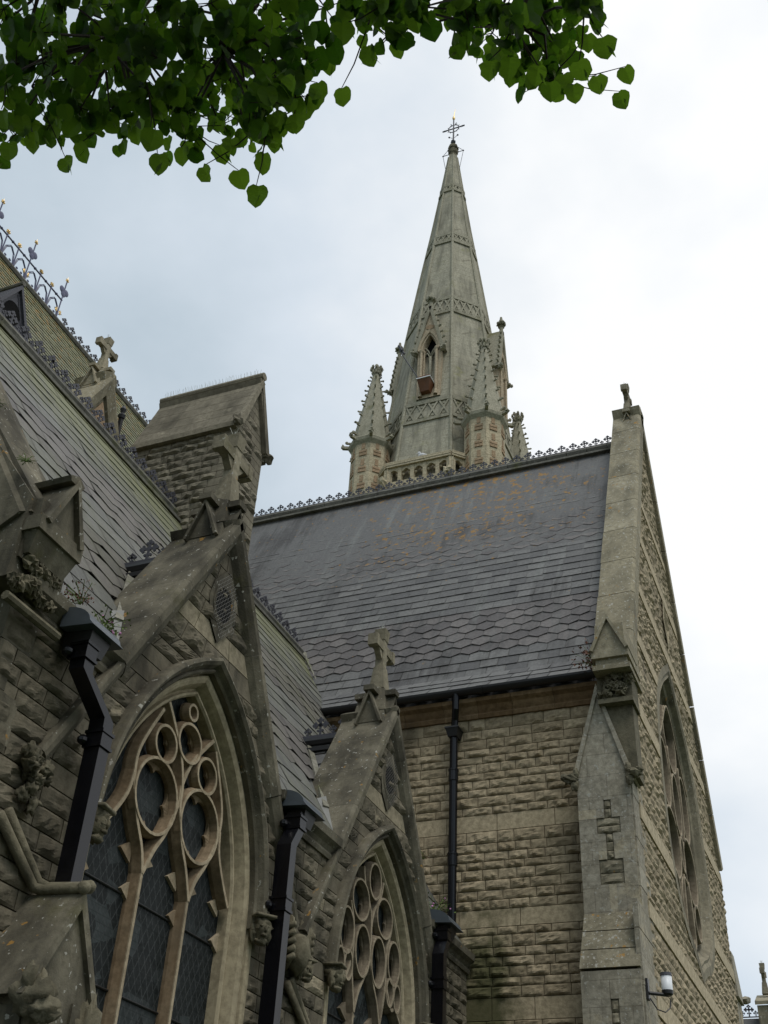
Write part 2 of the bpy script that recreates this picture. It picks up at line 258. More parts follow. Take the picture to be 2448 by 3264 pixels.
# ------------------------------------------------------------------ mesh toolkit
X, Y, Z = V((1, 0, 0)), V((0, 1, 0)), V((0, 0, 1))
class MB:
    def __init__(s): s.v, s.f, s.c = [], [], []
    def add(s, vs, fs, tint=None):
        o = len(s.v); s.v += [tuple(q) for q in vs]
        if tint is None: tint = random.random()
        for q in fs: s.f.append(tuple(i + o for i in q)); s.c.append(tint)
    def hexa(s, p, tint=None):                   # 8 corners: bottom 4 then top 4
        s.add(p, [(0, 3, 2, 1), (4, 5, 6, 7), (0, 1, 5, 4), (1, 2, 6, 5), (2, 3, 7, 6), (3, 0, 4, 7)], tint)
    def box(s, a, b, tint=None):
        x0, y0, z0 = a; x1, y1, z1 = b
        s.hexa([(x0, y0, z0), (x1, y0, z0), (x1, y1, z0), (x0, y1, z0), (x0, y0, z1), (x1, y0, z1), (x1, y1, z1), (x0, y1, z1)], tint)
    def obox(s, c, a, b, d, tint=None):          # centre and three half-axis vectors
        c = V(c); s.hexa([c - a - b - d, c + a - b - d, c + a + b - d, c - a + b - d, c - a - b + d, c + a - b + d, c + a + b + d, c - a + b + d], tint)
    def prism(s, poly, off, tint=None):          # poly: list of 3D points, extruded by off
        n = len(poly); off = V(off); a = [V(q) for q in poly]; b = [q + off for q in a]
        s.add(a + b, [tuple(range(n))[::-1], tuple(range(n, 2 * n))] + [(i, (i + 1) % n, n + (i + 1) % n, n + i) for i in range(n)], tint)
    def sweep(s, path, prof, nrm, closed=False, tint=None, caps=True, profclosed=True):
        # prof: (lateral, depth) pairs; lateral = tangent x nrm, depth = along nrm; mitred
        P = [V(q) for q in path]; n = len(P); nrm = V(nrm).normalized(); m = len(prof); vs = []
        for i in range(n):
            if closed: a, b = P[i] - P[i - 1], P[(i + 1) % n] - P[i]
            else:
                a = P[i] - P[i - 1] if i else P[1] - P[0]; b = P[i + 1] - P[i] if i < n - 1 else P[-1] - P[-2]
            a = a.normalized(); b = b.normalized(); l1, l2 = a.cross(nrm).normalized(), b.cross(nrm).normalized()
            l = l1 + l2
            if l.length < 1e-6: l = l1
            l.normalize(); k = 1 / max(0.35, l.dot(l1))
            vs += [P[i] + l * (q[0] * k) + nrm * q[1] for q in prof]
        fs = []; mm = m if profclosed else m - 1
        for i in range(n if closed else n - 1):
            j = (i + 1) % n
            for q in range(mm): fs.append((i * m + q, i * m + (q + 1) % m, j * m + (q + 1) % m, j * m + q))
        if caps and not closed and profclosed: fs += [tuple(range(m))[::-1], tuple((n - 1) * m + q for q in range(m))]
        s.add(vs, fs, tint)
    def tube(s, path, r, seg=8, tint=None, caps=True):
        P = [V(q) for q in path]; n = len(P); rad = r if isinstance(r, (list, tuple)) else [r] * n; vs = []
        t0 = (P[1] - P[0]).normalized(); up = Z if abs(t0.z) < 0.9 else X; a = t0.cross(up).normalized()
        for i in range(n):
            t = ((P[i] - P[i - 1]).normalized() if i else t0) + ((P[i + 1] - P[i]).normalized() if i < n - 1 else V())
            t.normalize(); a = (a - t * a.dot(t)).normalized(); b = t.cross(a)
            for k in range(seg):
                an = 2 * math.pi * k / seg; vs.append(P[i] + (a * math.cos(an) + b * math.sin(an)) * rad[i])
        fs = [(i * seg + k, i * seg + (k + 1) % seg, (i + 1) * seg + (k + 1) % seg, (i + 1) * seg + k) for i in range(n - 1) for k in range(seg)]
        if caps: fs += [tuple(range(seg))[::-1], tuple((n - 1) * seg + k for k in range(seg))]
        s.add(vs, fs, tint)
    def rings(s, c, prof, seg=8, phase=0.0, tint=None, capt=True, capb=False):   # prof: (radius, z)
        c = V(c); vs = [];
        for r, z in prof:
            for k in range(seg):
                an = 2 * math.pi * k / seg + phase; vs.append(c + V((r * math.cos(an), r * math.sin(an), z)))
        n = len(prof)
        fs = [(i * seg + k, i * seg + (k + 1) % seg, (i + 1) * seg + (k + 1) % seg, (i + 1) * seg + k) for i in range(n - 1) for k in range(seg)]
        if capt: fs.append(tuple((n - 1) * seg + k for k in range(seg)))
        if capb: fs.append(tuple(range(seg))[::-1])
        s.add(vs, fs, tint)
    def lump(s, c, r, amp=0.25, freq=6.0, seg=10, tint=None, seed=0):     # noisy ellipsoid
        c = V(c); r = r if isinstance(r, (tuple, list)) else (r, r, r); vs = []; h = seg // 2 + 1
        for i in range(h + 1):
            th = math.pi * i / h
            for k in range(seg):
                ph = 2 * math.pi * k / seg; d = V((math.sin(th) * math.cos(ph), math.sin(th) * math.sin(ph), math.cos(th)))
                o_ = V((seed * 3.7, seed, c.y * 5)); q = 1 + amp * (1.5 * noise.noise(d * freq * 0.35 + o_) + (0.7 * noise.noise(d * freq * 0.9 + o_) if seg > 11 else 0))
                vs.append(c + V((d.x * r[0], d.y * r[1], d.z * r[2])) * q)
        fs = [(i * seg + k, (i + 1) * seg + k, (i + 1) * seg + (k + 1) % seg, i * seg + (k + 1) % seg) for i in range(h) for k in range(seg)]
        s.add(vs, fs, tint)
    def build(s, name, m, parent=None, smooth=False):
        me = bpy.data.meshes.new(name); off = V()
        if parent is not None and parent.get('base') is not None: off = V(parent['base'])
        me.from_pydata([tuple(V(q) - off) for q in s.v], [], s.f); me.update()
        at = me.attributes.new('tint', 'FLOAT', 'FACE'); at.data.foreach_set('value', s.c)
        if smooth: me.polygons.foreach_set('use_smooth', [True] * len(s.f))
        me.materials.append(M[m] if isinstance(m, str) else m)
        o = bpy.data.objects.new(name, me); sc.collection.objects.link(o)
        if parent is not None:
            o.parent = parent
            o['base'] = tuple(off)
        return o
def clean_base():
    for o in sc.objects:
        if 'base' in o.keys(): del o['base']
def thing(name, label, cat, loc, group=None):
    o = bpy.data.objects.new(name, None); sc.collection.objects.link(o); o.location = loc; o['base'] = tuple(loc)
    o['label'] = label; o['category'] = cat
    if group: o['group'] = group
    return o
def sub(name, parent):                            # an Empty part that carries sub-parts
    o = bpy.data.objects.new(name, None); sc.collection.objects.link(o); o.parent = parent; o['base'] = tuple(parent['base']); return o

# rock-faced coursed masonry with flush smooth bands
def rock_wall(mb, O, U, N, v0, v1, course, lens, ivals, bands=(), nx=6, ny=4, bulge=0.035, smooth_h=None, edge_smooth=0.0, band_d=0.004):
    O, U, N = V(O), V(U), V(N); v = v0; bands = sorted(bands); prev = None; g = 0.005
    while v < v1 - 0.02:
        nb = [b for b in bands if b[0] > v - 1e-4]; band = nb and abs(nb[0][0] - v) < 1e-3
        if band: top = nb[0][1]
        else:
            top = v + course * random.uniform(0.8, 1.18); lim = nb[0][0] if nb else v1
            if top > lim - course * 0.55: top = lim
        top = min(top, v1); vm = (v + top) / 2
        for fl, fr in ivals(vm):
            L = fr(vm) - fl(vm)
            if L < 0.03: continue
            mb.add([O + U * f(q) + Z * q - N * 0.022 for f, q in ((fl, v), (fr, v), (fr, top), (fl, top))], [(0, 1, 2, 3)], -1.0)
            cuts = [0.0]; rng = (0.55, 0.95) if band else lens
            a = random.uniform(*rng) * random.uniform(0.5, 1)
            while a < L - rng[0] * 0.6: cuts.append(a); a += random.uniform(*rng)
            cuts.append(L)
            for c0, c1 in zip(cuts, cuts[1:]):
                flat = band or (edge_smooth and (c0 == 0.0 or c1 == L) and random.random() < edge_smooth)
                gx, gy = (1, 1) if flat else (nx, ny); vs = []; tint = 1.0 if band else random.uniform(0.45, 0.95) if flat else random.random() ** 1.2
                lo, hi, bl = (c0 + g) / L, (c1 - g) / L, bulge * random.uniform(0.6, 1.25)
                for j in range(gy + 1):
                    y = j / gy; q = v + g + (top - v - 2 * g) * y
                    for i in range(gx + 1):
                        x = i / gx; s_ = lo + (hi - lo) * x; u = fl(q) + (fr(q) - fl(q)) * s_; d = band_d if band else 0.004
                        if not flat:
                            yy = (y / 0.22 if y < 0.22 else 1 - (y - 0.22) / 0.78 * 0.55) if 0 < y < 1 else 0; e = min(1, 4.5 * min(x, 1 - x) * max(1.0, (c1 - c0) / 0.4)) * yy; P = O + U * u + Z * q
                            if e > 0:
                                d = bl * e * (0.75 + 0.75 * noise.noise(P * 7.5) + 0.8 * noise.noise(P * 19.0)) + .004; u += 0.012 * e * noise.noise(P * 11.0 + V((3, 0, 0)))
                        vs.append(O + U * u + Z * q + N * d)
                w1 = gx + 1; fs = [(j * w1 + i, j * w1 + i + 1, (j + 1) * w1 + i + 1, (j + 1) * w1 + i) for j in range(gy) for i in range(gx)]
                per = [i for i in range(w1)] + [j * w1 + gx for j in range(1, gy + 1)] + [gy * w1 + i for i in range(gx - 1, -1, -1)] + [j * w1 for j in range(gy - 1, 0, -1)]
                nvt = len(vs); vs += [V(vs[i]) - N * 0.028 for i in per]; n = len(per)
                fs += [(per[k], nvt + k, nvt + (k + 1) % n, per[(k + 1) % n]) for k in range(n)]
                mb.add(vs, fs, tint)
        v = top

# slates: O eave corner, U along eave, S up the slope, N outward
def slates(mb, O, U, S, W, rows, e, width, point=lambda r: False, clip=lambda u, s: True, hb=0.015):
    O, U, S = V(O), V(U).normalized(), V(S).normalized(); N = U.cross(S).normalized()
    for r in range(rows):
        pt = point(r); u = -random.random() * 0.02 - (width / 2 if r % 2 else 0); s0 = r * e
        while u < W:
            wd = width * (1.0 if pt else random.uniform(0.9, 1.1)); a, b = max(0, u), min(W, u + wd); u += wd
            if b - a < 0.03 or not clip((a + b) / 2, s0 + e / 2): continue
            g = 0.005; h0 = hb + random.uniform(-0.003, 0.005); sl = random.uniform(-0.006, 0.006); tw = random.uniform(-0.004, 0.004)
            if random.random() < 0.012: sl -= random.uniform(0.01, 0.04)
            a += g; b -= g; t = random.random() * 0.48 + (0.0 if pt else 0.51); s1 = s0 + e * 1.12
            if pt:
                c = (a + b) / 2; am = 0.3 * e
                top = [(a, s0 + am + sl, h0 - .004 + tw), (c, s0 - 0.06 * e + sl, h0), (b, s0 + am + sl, h0 - .004 - tw), (b, s1, 0.001), (a, s1, 0.001)]
                bot = [0, 1, 2]
            else:
                top = [(a, s0 + sl, h0 + tw), (b, s0 + sl, h0 - tw), (b, s1, 0.001), (a, s1, 0.001)]; bot = [0, 1]
            vs = [O + U * q[0] + S * q[1] + N * q[2] for q in top]; n = len(vs)
            vs += [O + U * top[k][0] + S * top[k][1] + N * (top[k][2] - hb * .7) for k in bot]
            fs = [tuple(range(n))] + [(n + i, n + i + 1, i + 1, i) for i in range(len(bot) - 1)]
            mb.add(vs, fs, t)
def quad(mb, p, tint=0.7): mb.add(p, [tuple(range(len(p)))], tint)

def arch(hw, v0, vs, va, n=14, v_end=None):       # pointed arch outline, (u, v) from left foot to right foot
    h = va - vs; r = (hw * hw + h * h) / (2 * hw); p = [(-hw, v0)] if v0 < vs - 1e-3 else []
    for i in range(n + 1):
        v = h * math.sin(math.pi / 2 * i / n) if False else h * i / n
        u = hw - (r - math.sqrt(max(0, r * r - v * v))); p.append((-u, vs + v))
    return p[:-1] + [(0, va)] + [(-u, v) for u, v in reversed(p[:-1])]
def arch_hw(hw, vs, va, v):
    if v <= vs: return hw
    h = va - vs; r = (hw * hw + h * h) / (2 * hw)
    return max(0.0, hw - (r - math.sqrt(max(0, r * r - (v - vs) ** 2)))) if v < va else 0.0
def smooth_path(p, n=4):                          # Catmull-Rom through 2D points
    o = []
    for i in range(len(p) - 1):
        a, b, c, d = p[max(0, i - 1)], p[i], p[i + 1], p[min(len(p) - 1, i + 2)]
        for k in range(n):
            t = k / n
            o.append(tuple(0.5 * (2 * b[j] + (c[j] - a[j]) * t + (2 * a[j] - 5 * b[j] + 4 * c[j] - d[j]) * t * t + (3 * b[j] - a[j] - 3 * c[j] + d[j]) * t ** 3) for j in range(2)))
    return o + [p[-1]]

# ================================================================== ground
g = MB(); quad(g, [(-400, -400, 0), (400, -400, 0), (400, 600, 0), (-400, 600, 0)])
o = g.build('ground', 'ground'); o['kind'] = 'structure'
g = MB(); quad(g, [(-4.9, -30, 0.004), (-2.2, -30, 0.004), (-2.2, 14.2, 0.004), (-4.9, 14.2, 0.004)])
M['path'] = plain('grey_tarmac', (0.06, 0.06, 0.06), 0.9)
o = g.build('path', 'path'); o['kind'] = 'structure'

# ================================================================== transept
XG, YW, YC, ZR, SL = -2.62, 15.0, 19.45, 17.85, 1.9
GS, GZ = 2.02, 18.55                                # gable slope and apex of the wall head
tr = thing('transept', 'large gabled stone transept with long slate roof and rock-faced walls in front of the spire', 'church transept', (-5, 19.5, 0))
BANDS = [(0.6, 0.85), (1.9, 2.15), (3.6, 3.88), (5.03, 5.31), (6.22, 6.46), (7.57, 7.82)]
mb = MB()
mb_iv = lambda v: [((lambda q: -8.2), (lambda q: -2.66))]
rock_wall(mb, (0, YW, 0), X, -Y, 3.6, 9.36, 0.139, (0.22, 0.5), mb_iv, BANDS, 8, 6, 0.034)
quad(mb, [(-13, YW + .03, 0), (-2.7, YW + .03, 0), (-2.7, YW + .03, 9.5), (-13, YW + .03, 9.5)], 0.5)
mb.build('side_wall', 'wall_tan', tr)
# vesica window outline in the gable (y offset, z)
VES = [(0, 12.25), (.42, 11.98), (.95, 11.62), (1.5, 11.1), (1.88, 10.4), (2.07, 9.5), (2.1, 8.6), (1.98, 7.9), (1.65, 7.36), (1.1, 6.98), (.5, 6.78), (0, 6.55)]
def ves_hw(v):
    if v >= 12.25 or v <= 6.55: return 0
    for a, b in zip(VES, VES[1:]):
        if b[1] <= v <= a[1]: t = (a[1] - v) / (a[1] - b[1]); return a[0] + (b[0] - a[0]) * t
    return 0
YV = 19.5
def gable_iv(v):
    L = (lambda q: max(YW + 0.05, YC - (GZ - q) / GS)); Rr = (lambda q: min(24 - .05, YC + (GZ - q) / GS))
    if ves_hw(v) > 0.05: return [(L, lambda q: YV - ves_hw(q) - .02), (lambda q: YV + ves_hw(q) + .02, Rr)]
    return [(L, Rr)]
GB = BANDS[2:] + [(9.45, 9.7), (11.0, 11.25), (12.35, 12.6), (13.9, 14.15), (15.2, 15.4)]
mb = MB(); rock_wall(mb, (XG, 0, 0), Y, X, 3.6, 18.2, 0.155, (0.26, 0.55), gable_iv, GB, 6, 4, 0.032, band_d=.03)
quad(mb, [(XG - .03, 15, 0), (XG - .03, 24, 0), (XG - .03, 24, 3.6), (XG - .03, 15, 3.6)], .5)
mb.build('gable_wall', 'wall_gable', tr)
mb = MB(); mb.box((-13, 24, 0), (XG - .02, 24.1, 9.5)); mb.build('back_wall', 'wall_gable', tr)
# gable window
def loft_outline(mb, outs, O, U, N, tint=0.5):
    n = len(outs[0][0]); vs = []
    for pts, d in outs: vs += [V(O) + V(U) * p[0] + Z * p[1] + V(N) * d for p in pts]
    fs = [(i * n + k, i * n + (k + 1) % n, (i + 1) * n + (k + 1) % n, (i + 1) * n + k) for i in range(len(outs) - 1) for k in range(n)]
    mb.add(vs, fs, tint)
vp = smooth_path([(-a, b) for a, b in VES], 3)[:-1] + smooth_path([(a, b) for a, b in VES[::-1]], 3)[:-1]
def vscale(k): return [(p[0] * k, 9.25 + (p[1] - 9.25) * (1 - (1 - k) * 0.78)) for p in vp]
win = sub('gable_window', tr)
mb = MB(); loft_outline(mb, [(vscale(1.03), -.03), (vscale(1.03), .03), (vscale(.96), .035), (vscale(.93), .0), (vscale(.905), .015), (vscale(.885), -.09), (vscale(.86), -.12), (vscale(.85), -.2), (vscale(.82), -.24), (vscale(.8), -.23), (vscale(.78), -.6)], (XG, YV, 0), Y, X)
mb.build('window_surround', 'dress', win)  # darker stone than the jambs, painting the surround as if in shadow
mb = MB(); mb.add([V((XG - .56, YV + p[0], p[1])) for p in vscale(.82)], [tuple(range(len(vp)))]); mb.build('glass', 'glass', win)
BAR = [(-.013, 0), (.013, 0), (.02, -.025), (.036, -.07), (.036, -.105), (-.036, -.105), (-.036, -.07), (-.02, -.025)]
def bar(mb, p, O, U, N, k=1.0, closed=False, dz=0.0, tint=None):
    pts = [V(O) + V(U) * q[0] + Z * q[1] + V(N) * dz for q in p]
    mb.sweep(pts, [(a * k, b * k) for a, b in BAR], N, closed, .12 if tint is None else tint, caps=not closed)  # dark sides: brown staining plus reveal shade put into the colour
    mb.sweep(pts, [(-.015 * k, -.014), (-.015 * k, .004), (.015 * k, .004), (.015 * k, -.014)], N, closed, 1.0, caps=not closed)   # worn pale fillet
def foil(mb, c, rx, rz, n, O, U, N, ph=0.0, k=0.62, d=(-.02, -.08, -.14, -.21), seg=64, tint=None):
    outs = [[], [], [], []]
    for i in range(seg):
        th = 2 * math.pi * i / seg; a = abs(math.cos(n * (th - ph) / 2)); q = k + (0.93 - k) * a ** 0.55
        for o_, m_ in zip(outs, (0.97, 0.93, q, q)): o_.append((c[0] + rx * m_ * math.cos(th), c[1] + rz * m_ * math.sin(th)))
    loft_outline(mb, list(zip(outs, d)), O, U, N, .08 if tint is None else tint)  # foil plates tinted dark, shade of the deep openings painted in
def ell(c, rx, rz, n=28): return [(c[0] + rx * math.cos(2 * math.pi * i / n), c[1] + rz * math.sin(2 * math.pi * i / n)) for i in range(n)]
mb = MB(); OO = V((XG - .1, YV, 0)); i_ = 0
for c, rx, rz, n in [((0, 10.75), .58, .62, 4), ((-.92, 9.75), .42, .62, 3), ((.92, 9.75), .42, .62, 3), ((-.8, 8.55), .62, .58, 4), ((.8, 8.55), .62, .58, 4), ((0, 9.5), .36, .55, 3), ((0, 7.65), .5, .55, 3), ((-.98, 7.72), .3, .3, 3), ((.98, 7.72), .3, .3, 3), ((0, 8.6), .16, .3, 3)]:
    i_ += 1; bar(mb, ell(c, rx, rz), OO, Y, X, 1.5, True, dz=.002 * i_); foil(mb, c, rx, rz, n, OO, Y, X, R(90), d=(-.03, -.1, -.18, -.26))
for p in ([(0, 11.4), (.3, 11.25), (.9, 10.6), (1.35, 10.2)], [(-.35, 8.95), (-.45, 9.3), (-.5, 9.9), (-.5, 10.4)], [(-.2, 8.2), (-.3, 7.6), (-.35, 7.2), (0, 6.95)]):
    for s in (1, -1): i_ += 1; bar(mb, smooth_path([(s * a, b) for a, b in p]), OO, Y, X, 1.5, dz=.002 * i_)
mb.build('tracery', 'tracery_gr', win, True)  # darker stone here stands in for shadow inside the window
# small lozenge loop above the window
mb = MB(); loft_outline(mb, [([(0, 14.0), (.3, 13.3), (0, 12.75), (-.3, 13.3)], .02), ([(0, 13.9), (.24, 13.3), (0, 12.85), (-.24, 13.3)], .03), ([(0, 13.8), (.2, 13.3), (0, 12.95), (-.2, 13.3)], -.05)], (XG + .03, YC + .3, 0), Y, X)
mb.build('loop_surround', 'jamb', tr); mb = MB(); mb.add([(XG + .005, YC + .3 + a, b) for a, b in [(0, 13.8), (.2, 13.3), (0, 12.95), (-.2, 13.3)]], [(0, 1, 2, 3)]); mb.build('loop_panel', 'lead', tr)

# roof
Ln = V((0, 1, SL)).normalized(); kz, ky = 10.42, 15.6
mb = MB()
quad(mb, [(-16, 14.85, 9.62), (-3.0, 14.85, 9.62), (-3.0, ky, kz - .02), (-16, ky, kz - .02)], .7)
quad(mb, [(-16, ky, kz - .02), (-3.0, ky, kz - .02), (-3.0, 19.45, ZR - .06), (-16, 19.45, ZR - .06)], .7)
quad(mb, [(-16, 19.45, ZR - .06), (-3.0, 19.45, ZR - .06), (-3.0, 24.05, 9.6), (-16, 24.05, 9.6)], .7)
e = 0.236; S1 = V((0, ky - 14.78, kz - 9.68)); n1_ = 4
pt = lambda r: (7 <= r + 0 < 13) or (22 <= r < 29)
slates(mb, (-13.2, 14.76, 9.7), X, S1, 10.12, 4, S1.length / 4, 0.34, lambda r: False)
slates(mb, (-13.2, ky, kz), X, (0, 1, SL), 10.12, 35, (V((0, 19.45 - ky, ZR - kz)).length) / 35, 0.34, lambda r: pt(r + 4), hb=.017)
roof = mb.build('slate_roof', 'slate_tr', tr)
mb = MB()
x = -13.0
while x < -3.15:
    x1 = min(x + 0.46, -3.12); mb.tube([(x, 19.45, ZR + .02), (x1 - .012, 19.45, ZR + .02)], .085, 8); x = x1
for s in (-1, 1): mb.box((-13, 19.45 + s * .13 - .05, ZR - .17 - .03), (-3.12, 19.45 + s * .13 + .05, ZR - .12 - .03))
mb.build('ridge_tiles', 'ridge', tr)
# gable coping, kneelers, apex
def coping_line(mb, y0, z0, y1, z1, xa, xb, th, n, tint=None):
    d = V((0, y1 - y0, z1 - z0)); up = V((0, -d.z, d.y)).normalized(); up = up if up.z > 0 else -up
    for i in range(n):
        a, b = V((0, y0, z0)) + d * (i / n + .0008), V((0, y0, z0)) + d * ((i + 1) / n - .0008)
        jt = random.uniform(-.006, .006)
        pf = [(xa, -th), (xa + jt, 0), (xb - .05, .02), (xb, -.03), (xb, -th)]
        A = [V((px, a.y, a.z)) + up * q for px, q in pf]; B = [V((px, b.y, b.z)) + up * q for px, q in pf]; m = len(pf)
        mb.add(A + B, [tuple(range(m))[::-1], tuple(range(m, 2 * m))] + [(k, (k + 1) % m, m + (k + 1) % m, m + k) for k in range(m)])
mb = MB()
coping_line(mb, 15.0, GZ + .25 - GS * 4.45, YC, GZ + .25, XG - .52, XG + .09, .30, 9)
coping_line(mb, 23.9, GZ + .25 - GS * 4.45, YC, GZ + .25, XG - .52, XG + .09, .30, 9)
mb.build('gable_coping', 'coping_lt', tr)
def gablet(mb, c, U, N, hw, h, depth, th=0.05, ovh=0.04):   # little gabled stone: triangular face with raised rims
    c, U, N = V(c), V(U), V(N)
    mb.prism([c - U * hw, c + U * hw, c + Z * h], -N * depth)
    for s in (-1, 1):
        a, b = c + U * (s * (hw + ovh)) - Z * .02, c + Z * (h + th * 1.2); d = (b - a).normalized(); q = d.cross(N) * s
        if q.z < 0: q = -q
        mb.prism([a, b, b + Z * (-th * 1.7), a - q * th], N * .05); mb.prism([a, b, b + Z * (-th * .6), a - q * th * .6], -N * depth)
def saddle(parent, c, s, mat, rot=False):            # apex stone with four gablets and block stops
    mb = MB(); c = V(c)
    mb.hexa([c + V(q) * s for q in [(-.33, -.34, -.62), (.33, -.34, -.62), (.33, .34, -.62), (-.33, .34, -.62), (-.2, -.12, .3), (.2, -.12, .3), (.2, .12, .3), (-.2, .12, .3)]])
    for ax, U in ((X, Y), (-X, Y), (Y, X), (-Y, X)):
        gablet(mb, c + ax * .33 * s - Z * .52 * s, U, ax, .26 * s, .62 * s, .34 * s, .05 * s, .03 * s)
        mb.obox(c + ax * .27 * s + Z * .19 * s, ax * .17 * s, U * .11 * s, Z * .055 * s)
    mb.rings(c + Z * .2 * s, [(.2 * s, 0), (.2 * s, .1 * s), (.13 * s, .16 * s)], 8, R(22.5))
    return mb.build('apex_stone', mat, parent)
saddle(tr, (XG - .2, YC, 18.42), .72, 'coping_lt')
def kneeler(parent, y, ys, x0, x1, z, mat='coping_lt'):
    mb = MB(); a, b = (y - .62, y + .25) if ys < 0 else (y - .25, y + .62)
    mb.box((x0, a, z), (x1, b, z + .14)); mb.box((x0 + .05, a + .05, z - .12), (x1 - .04, b, z)); mb.box((x0 + .01, a - .01, z - .2), (x1 + .01, b, z - .121))
    mb.box((x0 + .06, a + .1, z + .141), (x1 - .06, b + .3, z + .6))
    gablet(mb, ((x0 + x1) / 2, a if ys < 0 else b, z + .14), X, Y * ys, .24, .5, .6)
    return mb.build('kneeler', mat, parent), a
kn, ka = kneeler(tr, 14.95, -1, -2.98, -2.44, 9.72)
mb = MB()
for k in range(16): mb.lump((-2.9 + .44 * random.random(), 14.5 + .06 * random.random(), 9.22 + .28 * random.random()), random.uniform(.04, .08), .7, 12, 14, seed=k)
mb.box((-2.97, 14.56, 9.15), (-2.47, 15.0, 9.52)); mb.box((-2.96, 14.5, 9.08), (-2.46, 15.0, 9.15)); mb.box((-2.9, 14.64, 8.0), (-2.5, 15.0, 9.08))
mb.build('carved_foliage', 'carve', tr)
def px(mb, prof, x0, x1, tint=None): mb.prism([(x0, a, b) for a, b in prof], (x1 - x0, 0, 0), tint)      # profile (y, z) along x
def py(mb, prof, y0, y1, tint=None): mb.prism([(a, y0, b) for a, b in prof], (0, y1 - y0, 0), tint)      # profile (x, z) along y
def arc_pts(c, r, a0, a1, n): return [(c[0] + r * math.cos(R(a0 + (a1 - a0) * i / n)), c[1] + r * math.sin(R(a0 + (a1 - a0) * i / n))) for i in range(n + 1)]
# cornice, gutter
mb = MB(); xs = [-8.4, -7.2, -6.1, -5.45, -4.9, -4.35, -3.7, -2.98]
CP = [(15.0, 9.34), (14.95, 9.34), (14.93, 9.39), (14.96, 9.43), (14.93, 9.47), (14.9, 9.53), (14.83, 9.57), (14.82, 9.63), (15.0, 9.63)]
for a, b in zip(xs, xs[1:]): px(mb, CP, a + .003, b - .003)
mb.build('cornice', 'cornice', tr)
mb = MB()
gp = arc_pts((14.755, 9.74), .085, 180, 360, 8) + [(14.83, 9.74)] + arc_pts((14.755, 9.74), .072, 360, 180, 8)
for a, b in zip([-8.4, -6.6, -4.8], [-6.604, -4.804, -2.96]): px(mb, gp, a, b)
for x in (-6.6, -4.8): px(mb, arc_pts((14.755, 9.74), .097, 180, 360, 8) + arc_pts((14.755, 9.74), .086, 360, 180, 8), x - .04, x + .04)
mb.build('gutter', 'gutter', tr)
# corner buttress with inset rubble crosses
bt = sub('corner_buttress', tr)
def cell_face(mb, O, U, N, us, vs_, holes, depth, tint=None, joint=0.003):
    O, U, N = V(O), V(U), V(N)
    for i in range(len(us) - 1):
        for j in range(len(vs_) - 1):
            if (i, j) in holes: continue
            quad(mb, [O + U * (us[i] + joint) + Z * (vs_[j] + joint), O + U * (us[i + 1] - joint) + Z * (vs_[j] + joint), O + U * (us[i + 1] - joint) + Z * (vs_[j + 1] - joint), O + U * (us[i] + joint) + Z * (vs_[j + 1] - joint)], random.random())
            for di, dj, p, q in ((1, 0, (us[i + 1], vs_[j]), (us[i + 1], vs_[j + 1])), (-1, 0, (us[i], vs_[j + 1]), (us[i], vs_[j])), (0, 1, (us[i + 1], vs_[j + 1]), (us[i], vs_[j + 1])), (0, -1, (us[i], vs_[j]), (us[i + 1], vs_[j]))):
                quad(mb, [O + U * p[0] + Z * p[1], O + U * q[0] + Z * q[1], O + U * q[0] + Z * q[1] - N * depth, O + U * p[0] + Z * p[1] - N * depth], .3)
def rock_panel(mb, O, U, N, u0, u1, v0, v1, bulge, nx=6, ny=5):
    one = lambda v: [((lambda q: u0), (lambda q: u1))]
    rock_wall(mb, V(O), U, N, v0, v1, v1 - v0, (u1 - u0, u1 - u0 + .01), one, (), nx, ny, bulge)
def inset_column(mbf, mbr, O, U, N, us, rows, uc0, uc1):
    # rows: (height top-down edges list) each ('n' none | 's' strip | 'c' cross arm)
    pass
bx0, bx1, yf = -3.36, -2.63, 14.62
mbf, mbr = MB(), MB()
us = [bx0, -3.12, -3.01, -2.91, -2.80, bx1]
vs_ = [6.18, 6.55, 6.7, 6.88, 7.0, 7.12, 7.23, 7.34, 7.45, 7.58, 7.7, 7.98]
cross = {1: 'c', 2: 'c', 3: 's', 4: 's', 5: 's', 6: 'c', 7: 'c', 8: 's', 9: 's'}
holes = set()
for j, k in cross.items():
    for i in ((1, 2, 3) if k == 'c' else (2,)): holes.add((i, j))
cell_face(mbf, (0, yf, 0), X, -Y, us, vs_, holes, .06, joint=.0007)
for j, k in cross.items():
    a, b = (us[1], us[4]) if k == 'c' else (us[2], us[3])
    rock_panel(mbr, (0, yf + .022, 0), X, -Y, a, b, vs_[j], vs_[j + 1], .03)
mbf.box((bx0 + .002, yf + .062, 6.18), (bx1 - .001, 15.0, 7.98), .5)
mbf.prism([(bx0, yf + .001, 7.98), (bx1, yf + .001, 7.98), ((bx0 + bx1) / 2, yf + .001, 9.3)], (0, .5, 0))
for s, xe in ((-1, bx0), (1, bx1)):
    c_ = (bx0 + bx1) / 2
    mbf.prism([(c_, yf - .035, 9.46), (xe + s * .075, yf - .035, 7.98), (xe + s * .01, yf - .035, 7.96), (c_, yf - .035, 9.28)], (0, .07, 0))
    mbf.prism([(c_, yf + .035, 9.46), (xe + s * .075, yf + .035, 7.98), (xe + s * .045, yf + .035, 7.97), (c_, yf + .035, 9.38)], (0, .36, 0))
mbf.build('buttress_shaft', 'buttress', bt); mbr.build('rubble_cross', 'dress', bt)
